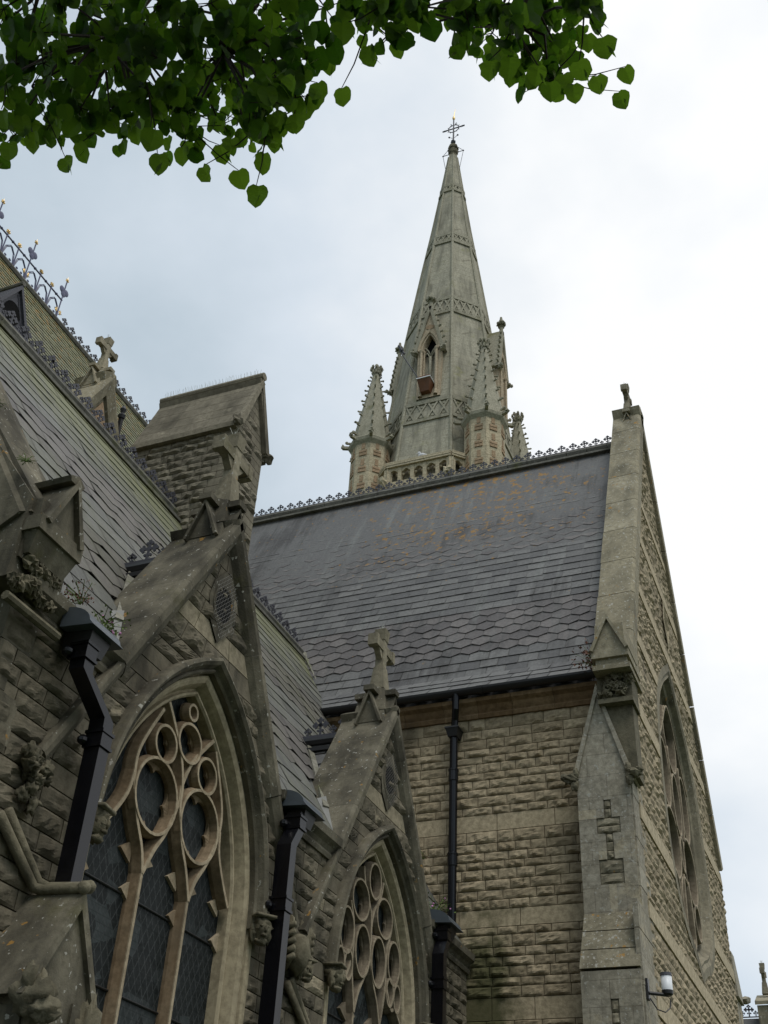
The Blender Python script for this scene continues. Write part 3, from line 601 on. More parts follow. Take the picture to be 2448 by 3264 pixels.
for s, xe in ((-1, bx0), (1, bx1)):
    mb = MB(); mb.lump((xe + s * .08, yf - .04, 8.02), (.11, .1, .07), .4, 8, 10, seed=s); mb.lump((xe + s * .16, yf - .06, 8.06), (.06, .05, .05), .3, 8, 8, seed=s + 5); mb.lump((xe + s * .02, yf - .05, 7.93), (.06, .05, .08), .3, 8, 8, seed=s + 9)
    mb.lump((xe - s * .0, yf - .02, 8.12), (.05, .05, .08), .3, 8, 8); mb.build('crocket', 'carve', bt)
mb = MB()
for k in range(3):
    z0, z1, y0, y1 = 6.18 - k * .26, 6.18 - (k + 1) * .26 + .012, yf - .0 - k * .13, yf - (k + 1) * .13
    mb.hexa([(bx0 - .004 * k, y1 - .01, z1), (bx1 + .004 * k, y1 - .01, z1), (bx1 + .004 * k, 15, z1), (bx0 - .004 * k, 15, z1), (bx0 - .004 * k, y0 - .012, z0), (bx1 + .004 * k, y0 - .012, z0), (bx1 + .004 * k, 15, z0), (bx0 - .004 * k, 15, z0)])
mb.build('weathering', 'weathering', bt)
mbf, mbr = MB(), MB(); yl = 14.23
vs2 = [0, 1.2, 2.9, 3.3, 3.55, 3.75, 3.95, 4.15, 4.35, 4.55, 4.75, 4.9, 5.05, 5.38]
holes = {(2, 11), (2, 10)} | {(i, 9) for i in (1, 2, 3)} | {(i, 8) for i in (1, 2, 3)} | {(2, 7), (2, 6)}
cell_face(mbf, (0, yl, 0), X, -Y, us, vs2, holes, .06, joint=.0007); mbf.box((bx0 + .002, yl + .062, 0), (bx1 - .001, 15, 5.39), .5)
for i0, i1, j in ((2, 3, 11), (2, 3, 10), (1, 4, 9), (1, 4, 8), (2, 3, 7), (2, 3, 6)): rock_panel(mbr, (0, yl + .022, 0), X, -Y, us[i0], us[i1], vs2[j], vs2[j + 1], .03)
mbf.build('buttress_base', 'buttress', bt); mbr.build('rubble_cross', 'dress', bt)
# smooth quoins returning onto the gable face
mb = MB(); z = 3.6; k = 0
while z < 9.0:
    h = random.uniform(.26, .4); L = (.16, .34)[k % 2]; mb.box((XG - .05, 14.66 if z > 6.2 else 14.3, z + .003), (XG + .012 + .004 * (k % 2), 15.0 + L, z + h - .003)); z += h; k += 1
mb.build('quoin', 'buttress', bt)
# buttress of the far corner, seen edge-on
mb = MB(); mb.box((-3.3, 23.95, 0), (XG + .0, 24.35, 8.2)); mb.hexa([(-3.3, 23.95, 7.35), (XG + .06, 23.95, 7.35), (XG + .06, 24.75, 7.35), (-3.3, 24.75, 7.35), (-3.3, 23.95, 8.2), (XG + .02, 23.95, 8.2), (XG + .02, 24.36, 8.2), (-3.3, 24.36, 8.2)]); mb.box((-3.3, 24.36, 0), (XG + .01, 24.68, 7.34))
mb.lump((XG + .1, 24.75, 7.45), (.1, .14, .07), .3); mb.build('far_buttress', 'buttress', tr)

# ================================================================== near aisle
XF = -5.09; Y1, Y2, GA, GW = 7.74, 11.96, 7.95, 1.62     # wall plane, gable centres, gable apex, gable slope
ai = thing('aisle', 'dark weathered church aisle on the left with two gabled traceried windows and slate roof', 'church aisle', (-5.5, 10, 0))
HW, VS0, VA = 1.06, 4.5, 6.2                              # window: tracery edge half width, springing, apex
def hood(v, ex): return arch_hw(HW + ex, VS0, VA + ex * 1.25, v)
def aisle_iv(v):
    cuts = [5.15]; segs = []
    if v < 5.78:
        lo, hi = (lambda q: 5.15), (lambda q: 14.99)
        c = [(lo, hi)]
    else: c = [((lambda q, y=y: y - (GA - q) / GW), (lambda q, y=y: y + (GA - q) / GW)) for y in (Y1, Y2)]
    o = []
    for a, b in c:
        ys = [y for y in (Y1, Y2) if a(v) < y < b(v)] if hood(v, .26) > .02 else []
        if v < 1.2: ys = []
        l = a
        for y in ys: o.append((l, (lambda q, y=y: y - hood(q, .26)))); l = (lambda q, y=y: y + hood(q, .26))
        o.append((l, b))
    return o
mb = MB(); rock_wall(mb, (XF, 0, 0), Y, X, 2.4, 8.3, 0.155, (0.24, 0.52), aisle_iv, [(6.68, 6.88)], 10, 7, 0.034, edge_smooth=0.3)
for s, y in ((0, 5.15), (1, Y1 + 1.3), (2, Y2 + 1.3)): quad(mb, [(XF - .02, y, 0), (XF - .02, (Y1 - 1.3, Y2 - 1.3, 15)[s], 0), (XF - .02, (Y1 - 1.3, Y2 - 1.3, 15)[s], 2.4), (XF - .02, y, 2.4)], .5)
mb.build('front_wall', 'wall_grey', ai)
mb = MB(); mb.prism([(XF - .01, 5.16, 0), (-12.4, 5.16, 0), (-12.4, 5.16, 6), (-8.83, 5.16, 11.6), (XF - .01, 5.16, 5.8)], (0, .4, 0))
z = .3; k = 0
while z < 5.6: mb.box((XF - .3, 5.13, z + .003), (XF + .008, 5.15 + (.14, .3)[k % 2], z + .33)); z += .336; k += 1
mb.prism([(XF + .06, 4.95, 5.72), (XF + .09, 4.95, 6.4), (-5.9, 4.95, 7.55), (-8.8, 4.95, 12.05), (-12.2, 4.95, 7), (-12.2, 4.95, 5.72)], (0, .22, 0))
mb.build('end_wall', 'coping', ai)
# roof
AS = 1.585; RX, RZ = -8.83, 11.86
mb = MB(); quad(mb, [(XF - .46, 5.4, 6.6), (XF - .46, 17.5, 6.6), (RX, 17.5, RZ - .04), (RX, 5.4, RZ - .04)], .7)
for a, b in ((5.4, Y1 - 1.1), (Y1 + 1.1, Y2 - 1.1), (Y2 + 1.1, 15.2)): quad(mb, [(XF - .06, a, 5.98), (XF - .06, b, 5.98), (XF - .46, b, 6.598), (XF - .46, a, 6.598)], .7); quad(mb, [(RX, 5.4, RZ - .04), (RX, 19, RZ - .04), (-12.4, 19, 6.2), (-12.4, 5.4, 6.2)], .7)
Lr = V((RX - XF + .03, 0, RZ - 5.96)).length
apt = lambda r: 3 <= r < 7 or 10 <= r < 14
slates(mb, (XF - .03, 5.42, 5.96), Y, V((RX - XF + .03, 0, RZ - 5.96)), 11.6, 21, Lr / 21, 0.46, apt, lambda u, s: u + 5.42 < 15.0 + s / Lr * 1.55 and (s > .9 or min(abs(u + 5.42 - Y1), abs(u + 5.42 - Y2)) > 1.0), hb=.010)
mb.build('slate_roof', 'slate_ai', ai)
mb = MB(); y = 5.5
while y < 16.3: mb.tube([(RX, y, RZ + .03), (RX, min(y + .46, 16.34) - .01, RZ + .03)], .075, 8); y += .46
for s in (-1, 1): mb.box((RX + s * .12 - .045, 5.5, RZ - .19), (RX + s * .12 + .045, 16.3, RZ - .14))
mb.build('ridge_tiles', 'ridge', ai)
# valley lining against the transept
mb = MB(); a, b = V((-8.8, 16.38, 11.86)), V((-7.0, 15.0, 9.0))
for i in range(6):
    p, q = a.lerp(b, i / 6), a.lerp(b, (i + .985) / 6); mb.obox((p + q) / 2 + V((.02, -.02, .03)), (q - p) / 2, V((.03, .02, 0)), V((.012, -.008, .012)))
mb.build('valley_lining', 'lichen_lead', ai)
# gabled bays
def tracery1(mb, O):
    k = 0
    P = [[(-.355, 1.0), (-.355, 4.5)], [(.355, 1.0), (.355, 4.5)]]
    for s in (1, -1):
        P += [[(s * -.355, 4.48), (s * -.42, 4.66), (s * -.55, 4.85), (s * -.67, 5.09), (s * -.7, 5.33), (s * -.62, 5.55), (s * -.45, 5.86)],
              [(s * -.355, 4.48), (s * -.25, 4.7), (s * -.12, 4.9), (s * -.015, 5.17), (s * .0, 5.35), (s * .1, 5.6), (s * .28, 5.82), (s * .4, 5.95)],
              [(s * -1.0, 4.62), (s * -.86, 4.8), (s * -.74, 5.0), (s * -.7, 5.2)]]
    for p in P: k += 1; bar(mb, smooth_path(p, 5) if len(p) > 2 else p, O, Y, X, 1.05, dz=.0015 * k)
    for c, rx, rz, n in [((-.355, 5.12), .31, .31, 4), ((.355, 5.12), .31, .31, 4), ((-.35, 5.58), .16, .155, 3), ((.35, 5.58), .16, .155, 3), ((0, 5.74), .185, .17, 3), ((-.03, 6.02), .07, .07, 3)]:
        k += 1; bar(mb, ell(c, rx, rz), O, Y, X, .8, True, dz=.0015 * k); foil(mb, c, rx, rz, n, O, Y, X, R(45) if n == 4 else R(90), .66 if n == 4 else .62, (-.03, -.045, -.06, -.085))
    for c in (-.71, 0, .71):                       # cusps of the light heads
        for s in (1, -1):
            for v, dw in ((4.62, .13), (4.33, .1)):
                u0 = c + s * (.30 if v < 4.5 else .22)
                mb.prism([(O.x - .07, O.y + u0 + s * .05, v + .1), (O.x - .07, O.y + u0 - s * dw * .8, v), (O.x - .07, O.y + u0 + s * .05, v - .08)], (-.075, 0, 0))
def tracery2(mb, O):
    k = 0
    P = [[(-.36, 1.0), (-.36, 4.42)], [(.36, 1.0), (.36, 4.42)]]
    for s in (1, -1):
        P += [[(s * .36, 4.4), (s * .27, 4.62), (s * .14, 4.8), (s * .03, 5.0), (s * .0, 5.25), (s * .03, 5.5), (s * .12, 5.66), (s * .24, 5.8), (s * .3, 5.98)],
              [(s * .36, 4.4), (s * .42, 4.6), (s * .48, 4.85), (s * .47, 5.1), (s * .5, 5.3), (s * .6, 5.5)],
              [(s * .98, 4.55), (s * .8, 4.68), (s * .66, 4.66), (s * .5, 4.9)]]
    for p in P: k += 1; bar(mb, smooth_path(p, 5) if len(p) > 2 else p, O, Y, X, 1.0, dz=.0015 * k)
    for s in (1, -1):
        for c, rx, rz, n in [((s * .235, 5.06), .2, .27, 2), ((s * .36, 5.58), .23, .22, 4), ((s * .69, 5.16), .18, .24, 3), ((s * .6, 4.82), .1, .15, 2), ((s * .82, 4.8), .1, .15, 2)]:
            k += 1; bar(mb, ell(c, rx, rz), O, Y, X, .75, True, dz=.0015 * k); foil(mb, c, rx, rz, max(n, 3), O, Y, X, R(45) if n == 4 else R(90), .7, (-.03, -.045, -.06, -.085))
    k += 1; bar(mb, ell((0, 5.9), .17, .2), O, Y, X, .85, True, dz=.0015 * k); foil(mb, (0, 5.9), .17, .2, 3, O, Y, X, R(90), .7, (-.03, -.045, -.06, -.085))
    for c in (-.72, 0, .72):
        for s in (1, -1): mb.prism([(O.x - .06, O.y + c + s * .34, 4.52), (O.x - .06, O.y + c + s * .16, 4.4), (O.x - .06, O.y + c + s * .34, 4.3)], (-.08, 0, 0))
def head(mb, c, s, seed, fy=0.0):                  # carved label-stop head looking along +x (turned by fy)
    c = V(c); q = Matrix.Rotation(fy, 3, 'Z')
    def L(o, r, sd, amp=.2): mb.lump(c + q @ (V(o) * s), tuple(a * s for a in r), amp, 8, 16, seed=sd)
    L((0, 0, 0), (.52, .44, .62), seed); L((-.12, 0, .22), (.58, .56, .5), seed + 1, .35)
    L((.5, 0, -.02), (.12, .09, .2), seed + 2); L((.38, 0, -.34), (.16, .2, .1), seed + 3); L((.4, .18, .1), (.09, .11, .07), 4); L((.4, -.18, .1), (.09, .11, .07), 5)
    L((-.1, .42, -.15), (.22, .18, .5), seed + 4, .4); L((-.1, -.42, -.15), (.22, .18, .5), seed + 5, .4); L((.05, 0, -.62), (.34, .34, .2), seed + 6, .3)
    mb.obox(c + q @ V((-.1 * s, 0, .66 * s)), q @ V((.6 * s, 0, 0)), q @ V((0, .6 * s, 0)), V((0, 0, .07 * s)))
def bay(y, trac, mat, kk):
    gb = sub('gabled_bay', ai); gb['label'] = ['nearer gabled bay with three-light window', 'farther gabled bay with flowing tracery'][kk]
    ap = arch(HW, 1.0, VS0, VA, 16); path = [(XF, y + a, b) for a, b in ap]
    mb = MB(); pf = [(0, -.4), (0, -.12), (.015, -.1), (.035, -.1), (.045, -.14), (.065, -.13), (.085, -.075), (.105, -.03), (.135, -.012), (.165, -.012), (.172, -.05), (.19, -.045), (.2, -.004), (.215, .012), (.26, .012), (.26, -.05)]
    mb.sweep(path, [(-a, b) for a, b in pf], X, profclosed=False); mb.build('jamb_moulding', 'jamb', gb, False)
    ap2 = arch(HW + .17, 4.62, VS0, VA + .17 * 1.2, 16); mb = MB()
    hp = [(0, -.02), (0, .04), (.016, .062), (.034, .045), (.04, .03), (.052, .055), (.07, .1), (.1, .125), (.128, .115), (.14, .05), (.14, -.02)]
    mb.sweep([(XF, y + a, b) for a, b in ap2], [(-a, b) for a, b in hp], X); mb.build('hood_mould', 'coping', gb)
    mb = MB(); trac(mb, V((XF - .115, y + .01, 0))); mb.build('tracery', mat, gb, False)
    mb = MB(); gpts = arch(HW + .02, .9, VS0, VA + .02, 16); quad(mb, [(XF - .215, y + a, b) for a, b in gpts], .5); mb.build('glass', 'glass', gb)
    mb = MB()                                       # glazing bars in front of the panes
    for v in (2.2, 2.9, 3.6, 4.3): mb.tube([(XF - .205, y - 1.03, v), (XF - .205, y + 1.03, v)], .009, 6)
    mb.build('saddle_bars', 'gutter', gb)
    for s in (-1, 1):
        mb = MB(); head(mb, (XF + .1, y + s * (HW + .24), 4.5), .17, 3 + s + kk * 7, R(-35 if s > 0 else 10)); mb.build('carved_head', 'carve', gb, True)
    # gable coping: deep above the roof, a slim raking string below it
    mb = MB(); zc = GA + .17
    for s in (-1, 1):
        n = 4
        for i in range(n):
            a, b = V((0, y + s * 1.42 * (1 - i / n), zc - GW * 1.42 * (1 - i / n))), V((0, y + s * 1.42 * (1 - (i + .996) / n), zc - GW * 1.42 * (1 - (i + .996) / n)))
            up = V((0, s * GW, 1)).normalized()
            pf = [(XF - .62, -.2), (XF - .62, 0), (XF + .07, .012), (XF + .105, -.02), (XF + .105, -.085), (XF + .06, -.15), (XF + .0, -.2)]
            A = [V((p, a.y, a.z)) + up * q for p, q in pf]; B = [V((p, b.y, b.z)) + up * q for p, q in pf]; m = len(pf)
            mb.add(A + B, [tuple(range(m))[::-1], tuple(range(m, 2 * m))] + [(k, (k + 1) % m, m + (k + 1) % m, m + k) for k in range(m)])
        a, b = V((0, y + s * 2.07, zc - GW * 2.07)), V((0, y + s * 1.425, zc - GW * 1.425)); up = V((0, s * GW, 1)).normalized()
        pf = [(XF - .01, -.02), (XF + .09, -.02), (XF + .105, -.05), (XF + .1, -.09), (XF + .05, -.15), (XF - .01, -.18)]
        A = [V((p, a.y, a.z)) + up * q for p, q in pf]; B = [V((p, b.y, b.z)) + up * q for p, q in pf]; m = len(pf)
        mb.add(A + B, [tuple(range(m))[::-1], tuple(range(m, 2 * m))] + [(k, (k + 1) % m, m + (k + 1) % m, m + k) for k in range(m)])
    mb.build('coping', 'coping', gb)
    saddle(gb, (XF - .2, y, GA + .22), .64, 'coping')
    # round vent behind a wire guard on a lozenge of smooth stone
    mb = MB(); vc = 7.12
    loft_outline(mb, [([(.3 * a, vc + .44 * b) for a, b in ((0, .9), (.6, .45), (.8, 0), (.6, -.5), (0, -.9), (-.6, -.5), (-.8, 0), (-.6, .45))], .02),
                      ([(.17 * math.cos(R(90 - 45 * i)), vc + .2 * math.sin(R(90 - 45 * i))) for i in range(8)], .034)], (XF, y, 0), Y, X)
    loft_outline(mb, [(ell((0, vc), .185, .22), .036), (ell((0, vc), .15, .18), .04), (ell((0, vc), .12, .15), -.01)], (XF, y, 0), Y, X)
    quad(mb, [(XF + .008, y + .3 * a, vc + .44 * b) for a, b in ((0, .9), (.6, .45), (.8, 0), (.6, -.5), (0, -.9), (-.6, -.5), (-.8, 0), (-.6, .45))], .5)
    mb.build('vent_surround', 'coping', gb)
    mb = MB(); quad(mb, [(XF + .03, y + a, b) for a, b in ell((0, vc), .15, .18, 20)]); mb.build('vent_opening', 'dark', gb)
    mb = MB(); quad(mb, [(XF + .065, y + .24 * a, vc + .36 * b) for a, b in ((0, 1), (.8, .45), (.8, -.55), (0, -1), (-.8, -.55), (-.8, .45))]); mb.build('wire_guard', 'guard', gb)
    # small slated roof behind the coping
    gr = MB(); rz = 7.72; Lx = 1.9; slp = (GW - .03)
    for s in (-1, 1):
        quad(gr, [(XF - .5, y, rz - .03), (XF - 1.95, y, rz - .03), (XF - 1.95, y + s * 1.5, rz - .03 - 1.5 * slp), (XF - .5, y + s * 1.5, rz - .03 - 1.5 * slp)], .4)
        Ls = V((0, 1.5, 1.5 * slp)).length
        O = V((XF - .55, y + s * 1.5, rz - 1.5 * slp)); Su = V((0, -s, slp))
        if s > 0: slates(gr, O, -X * 1 if False else X * -1, Su, 1.5, 12, Ls / 12, .36, lambda r: 2 <= r < 9)
        else: slates(gr, O + V((-1.5, 0, 0)), X, Su, 1.5, 12, Ls / 12, .36, lambda r: 2 <= r < 9)
    gr.build('small_slate_roof', 'slate_sm', gb)
    mb = MB(); mb.tube([(XF - .5, y, rz + .04), (XF - 1.32, y, rz + .04)], .065, 8)
    for s in (-1, 1): mb.box((XF - 1.32, y + s * .1 - .05, rz - .15), (XF - .5, y + s * .1 + .05, rz - .1))
    mb.build('ridge_tiles', 'gutter', gb)
    mb = MB(); a, b = V((XF - 1.12, y - .03, 7.66)), V((XF - .28, y - 1.12, 6.34))
    for i in range(4): p, q = a.lerp(b, i / 4), a.lerp(b, (i + .985) / 4); mb.obox((p + q) / 2 + V((.03, 0, .03)), (q - p) / 2, V((.02, .035, .0)), V((.012, -.006, .012)))
    mb.build('valley_lining', 'lichen_lead', gb)
    # lead flashing by the valley outlet
    mb = MB(); c = V((XF - .05, y - 1.32, 5.98)); mb.prism([c, c + V((.02, .35, .0)), c + V((-.3, .42, .62)), c + V((-.34, .2, .5))], (.02, 0, .012)); mb.build('lead_flashing', 'lead', gb)
    return gb
bay(Y1, tracery1, 'tracery', 0); bay(Y2, tracery2, 'tracery_gr', 1)
# wall-head cornice in the valleys between the gables
WC = [(XF - .02, 5.62), (XF + .04, 5.62), (XF + .055, 5.66), (XF + .03, 5.7), (XF + .06, 5.74), (XF + .12, 5.78), (XF + .13, 5.86), (XF - .02, 5.86)]
for a, b in ((5.2, 6.36), (9.15, 10.55), (13.35, 14.98)): mb = MB(); py(mb, WC, a, b); mb.build('wall_cornice', 'coping', ai)
# end-gable coping with kneeler at the near corner
mb = MB(); d = V((RX - XF - .1, 0, (RX - XF - .1) * -AS)); n = 7; up = V((AS, 0, 1)).normalized(); st = V((XF + .1, 0, 6.28))
for i in range(n):
    a, b = st + d * (i / n), st + d * ((i + .996) / n); pf = [(4.92, -.45), (4.92, -.06), (4.98, 0), (5.3, .05), (5.55, .0), (5.56, -.45)]
    A = [V((a.x, p, a.z)) + up * q for p, q in pf]; B = [V((b.x, p, b.z)) + up * q for p, q in pf]; m = len(pf)
    mb.add(A + B, [tuple(range(m))[::-1], tuple(range(m, 2 * m))] + [(k, (k + 1) % m, m + (k + 1) % m, m + k) for k in range(m)])
mb.build('end_coping', 'coping', ai)
mb = MB(); mb.box((-5.2, 4.96, 6.1), (-4.86, 5.46, 6.22)); mb.hexa([(-5.2, 5.02, 5.94), (-4.95, 5.02, 5.94), (-4.95, 5.42, 5.94), (-5.2, 5.42, 5.94), (-5.2, 4.98, 6.099), (-4.885, 4.98, 6.099), (-4.885, 5.45, 6.099), (-5.2, 5.45, 6.099)]); mb.box((-5.3, 5.0, 6.221), (-4.93, 5.44, 6.4)); mb.prism([(-5.0, 4.99, 5.9), (-5.0, 4.99, 6.42), (-5.9, 4.99, 7.7), (-5.9, 4.99, 5.9)], (0, .5, 0))
gablet(mb, (-4.885, 5.22, 6.22), Y, X, .2, .42, .7, .05, .02); mb.prism([(-5.3, 5.14, 6.64), (-5.3, 5.28, 6.64), (-5.3, 5.3, 6.68), (-5.3, 5.22, 6.73), (-5.3, 5.12, 6.68)], (.45, 0, 0)); mb.build('kneeler', 'coping', ai)
mb = MB()
for k in range(26): mb.lump((-5.01 + .05 * random.random(), 4.98 + .46 * random.random(), (5.7, 5.86)[k % 2] + .05 * random.random()), random.uniform(.03, .055), .6, 12, 14, seed=k)
mb.tube([(-4.98, 4.95, 5.55), (-4.98, 5.55, 5.55)], .035, 8); mb.build('carved_foliage', 'carve', ai)
# corbels under the meeting copings
mb = MB(); random.seed(5)
for k in range(22): mb.lump((XF + .05 + .07 * random.random(), 5.58 + .26 * random.random(), 4.36 + .34 * random.random()), (random.uniform(.03, .05), random.uniform(.03, .06), random.uniform(.025, .055)), .7, 12, 14, seed=k)
o = mb.build('foliage_corbel', 'carve', ai, True); o['label'] = 'leafy carved corbel at the foot of the coping'
mb = MB(); head(mb, (XF + .17, 9.86, 4.36), .13, 11, R(-25)); mb.lump((XF + .1, 9.8, 4.5), (.12, .14, .2), .25, 7, 12, seed=2)
for s, a in ((-1, 9.66), (1, 9.96)):
    w_ = [(XF + .04, a, 4.3), (XF + .14, a + s * .03, 4.45), (XF + .12, a + s * .07, 4.78), (XF + .03, a + s * .02, 4.86), (XF + .02, a - s * .06, 4.6)]
    mb.prism(w_, (0, s * -.035, 0))
    for k in range(5): mb.obox((XF + .1, a + s * (.03 + .008 * k), 4.42 + .07 * k), V((.05, 0, .02)), V((0, .02, 0)), V((-.006, 0, .022)))
o = mb.build('angel_corbel', 'carve', ai, True); o['label'] = 'carved winged angel corbel between the two gables'
# buttresses between the bays, with raking double roll strings
for y, kk in ((6.0, 0), (10.22, 1), (14.4, 2)):
    bb = sub('buttress', ai); mb = MB(); x1 = -4.66
    mb.box((XF - .02, y - .33, 0), (x1, y + .33, 3.2)); mb.prism([(XF - .02, y - .34, 3.2), (XF - .02, y + .34, 3.2), (XF - .02, y, 3.8)], (x1 - XF + .02, 0, 0))
    for s in (-1, 1): mb.prism([(XF, y, 3.86), (XF, y + s * .4, 3.14), (XF, y + s * .34, 3.14), (XF, y, 3.74)], (x1 - XF + .035, 0, 0)); mb.prism([(XF, y + s * .12, 3.2), (XF, y + s * .2, 3.05), (XF, y + s * .2, 2.6), (XF, y + s * .12, 2.5)], (x1 - XF + .02, 0, 0))
    mb.build('buttress_body', 'coping', bb)
    mb = MB()
    for q in (0, 1): mb.tube([(XF + .06, y - .52 + q * .07, 4.22 + q * .05), (XF + .06, y - .03 + q * .03, 3.9 + q * .045), (XF + .12, y + q * .035, 3.885 + q * .03), (x1 + .02, y + q * .05 - .02, 3.87 + q * .02)], .036, 8); mb.lump((x1 + .03, y + q * .05 - .02, 3.87 + q * .02), .045, .1, 4, 8)
    mb.build('roll_string', 'carve', bb, True)
    mb = MB(); mb.lump((x1 + .04, y - .3, 3.12), (.15, .1, .12), .45, 9, 18, seed=kk); mb.lump((x1 + .17, y - .33, 3.05), (.1, .075, .065), .45, 9, 16, seed=kk + 1); mb.lump((x1 + .03, y - .36, 3.24), (.05, .035, .07), .4, 9, 12, seed=3); mb.lump((x1 + .03, y - .25, 3.24), (.05, .035, .07), .4, 9, 12, seed=4)
    mb.build('gargoyle', 'carve', bb, True)
    mb = MB(); mb.lump((x1 + .02, y + .3, 3.08), (.07, .1, .16), .6, 12, 18, seed=kk); mb.lump((x1 + .03, y + .33, 2.95), (.06, .08, .1), .6, 12, 16, seed=kk + 5); mb.build('carved_stop', 'carve', bb, True)
# ================================================================== chancel (the taller roof beyond the aisle)
random.seed(11)
ch = thing('chancel', 'tall church roof of small lichened slates rising behind the aisle ridge', 'church chancel', (-13, 10, 0))
CX, CZ = -13.0, 18.0
mb = MB(); mb.box((-16.2, 2, 0), (-9.95, 19.4, 11.8)); mb.build('upper_wall', 'chimney', ch)
mb = MB(); quad(mb, [(-9.85, 2, 11.64), (-9.85, 19.4, 11.64), (CX, 19.4, CZ - .04), (CX, 2, CZ - .04)]); quad(mb, [(CX, 2, CZ - .04), (CX, 19.4, CZ - .04), (-16.3, 19.4, 11.4), (-16.3, 2, 11.4)])
Lc = V((3.15, 0, 6.3)).length
slates(mb, (-9.85, 6.0, 11.7), Y, V((-3.15, 0, 6.3)), 13.4, 44, Lc / 44, 0.24, lambda r: False, lambda u, s: s > 2.0)
mb.build('slate_roof', 'slate_ch', ch)
mb = MB(); y = 6.0
while y < 19: mb.tube([(CX, y, CZ + .02), (CX, min(y + .46, 19.3) - .01, CZ + .02)], .08, 8); y += .46
mb.build('ridge_tiles', 'ridge', ch)
gb = sub('gablet', ch); gx, gy, gz = -10.3, 11.12, 14.55; gw = 2.0
mb = MB(); mb.prism([(gx, gy - 1.6, gz - 1.6 * gw), (gx, gy + 1.6, gz - 1.6 * gw), (gx, gy, gz)], (-.5, 0, 0)); mb.box((gx - .5, gy - 1.6, 8), (gx, gy + 1.6, gz - 1.6 * gw - .01))
mb.build('gablet_wall', 'coping_lt', gb)
mb = MB(); mb.prism([(gx + .03, gy - .75, gz - .42 - .75 * gw), (gx + .03, gy + .75, gz - .42 - .75 * gw), (gx + .03, gy, gz - .42)], (-.05, 0, 0)); mb.build('sunk_panel', 'turret_red', gb)
mb = MB()
for s in (-1, 1):
    up = V((0, s * gw, 1)).normalized(); a, b = V((0, gy + s * 1.65, gz + .22 - 1.65 * gw)), V((0, gy, gz + .22)); pf = [(gx - .55, -.22), (gx - .55, 0), (gx + .1, 0), (gx + .12, -.06), (gx + .06, -.22)]; m = 5
    A = [V((p, a.y, a.z)) + up * q for p, q in pf]; B = [V((p, b.y, b.z)) + up * q for p, q in pf]; mb.add(A + B, [tuple(range(m))[::-1], tuple(range(m, 2 * m))] + [(k, (k + 1) % m, m + (k + 1) % m, m + k) for k in range(m)])
mb.build('coping', 'coping_lt', gb); saddle(gb, (gx - .2, gy, gz + .2), .58, 'coping_lt')
mb = MB(); mb.box((gx + .0, gy + .50, gz - 1.6), (gx + .06, gy + .56, gz - .35)); mb.rings((gx + .03, gy + .53, gz - .35), [(.05, 0), (.07, .06), (.03, .12), (.06, .2), (.02, .28)], 8); mb.build('verge_flashing', 'gutter', gb)
mb = MB()
for s in (-1, 1): quad(mb, [(gx - .5, gy, gz - .12), (gx - 1.8, gy, gz - .12), (gx - 1.8, gy + s * 1.5, gz - .12 - 1.5 * gw), (gx - .5, gy + s * 1.5, gz - .12 - 1.5 * gw)])
mb.build('small_slate_roof', 'slate_ch', gb)
dm = sub('roof_dormer', ch); dx, dy, dz = -11.45, 9.72, 15.9
mb = MB()
for s in (-1, 1):
    mb.prism([(dx, dy + s * .02, dz), (dx, dy + s * .5, dz - .95), (dx, dy + s * .42, dz - .95), (dx, dy + s * .0, dz - .15)], (-.9, 0, 0)); mb.prism([(dx + .05, dy, dz + .08), (dx + .05, dy + s * .58, dz - 1.0), (dx + .05, dy + s * .5, dz - 1.0), (dx + .05, dy, dz - .04)], (-1.2, 0, 0))
mb.prism([(dx - .01, dy, dz - .1), (dx - .01, dy + .42, dz - .94), (dx - .01, dy - .42, dz - .94)], (-.02, 0, 0)); mb.build('dormer_frame', 'iron', dm)
mb = MB(); quad(mb, [(dx + .004, dy + a, dz - .6 + b) for a, b in ell((0, 0), .2, .24, 16)]); mb.build('dormer_opening', 'dark', dm)
mb = MB(); mb.box((dx - .2, dy - .55, dz - 1.06), (dx + .12, dy + .55, dz - 1.0)); mb.hexa([(dx + .1, dy - .5, dz - 1.5), (dx + .3, dy - .5, dz - 1.5), (dx + .3, dy + .55, dz - 1.5), (dx + .1, dy + .55, dz - 1.5), (dx - .1, dy - .5, dz - 1.05), (dx + .12, dy - .5, dz - 1.05), (dx + .12, dy + .55, dz - 1.05), (dx - .1, dy + .55, dz - 1.05)]); mb.build('dormer_apron', 'lead', dm)
mb = MB(); mb.tube([(dx + .06, dy, dz + .1), (dx - 1.2, dy, dz + .1)], .05, 8); mb.build('dormer_ridge', 'ridge', dm)

# ================================================================== chimney stack
cs = thing('chimney_stack', 'broad stone chimney stack with gabled stone-slab roof standing on the aisle ridge', 'chimney', (-8.9, 12.2, 9))
x0, x1, y0, y1, ez, rz = -9.86, -7.95, 11.74, 12.64, 13.6, 14.86; ym = (y0 + y1) / 2
mb = MB()
full = lambda a, b: (lambda v: [((lambda q: a), (lambda q: b))])
rock_wall(mb, (0, y0, 0), X, -Y, 9.6, ez - .05, .135, (.22, .42), full(x0, x1), (), 6, 4, .05, edge_smooth=.7)
rock_wall(mb, (x1, 0, 0), Y, X, 9.6, rz - .25, .135, (.22, .4), lambda v: [((lambda q: max(y0, ym - max(0, (rz - .1 - q)) * .36)), (lambda q: min(y1, ym + max(0, (rz - .1 - q)) * .36)))], (), 6, 4, .045, edge_smooth=.8)
mb.prism([(x0, y0 + .025, 8), (x0, y1, 8), (x0, y1, ez), (x0, ym, rz - .1), (x0, y0 + .025, ez)], (x1 - x0 - .025, 0, 0), .5)
mb.build('stack_wall', 'chimney', cs)
mb = MB()
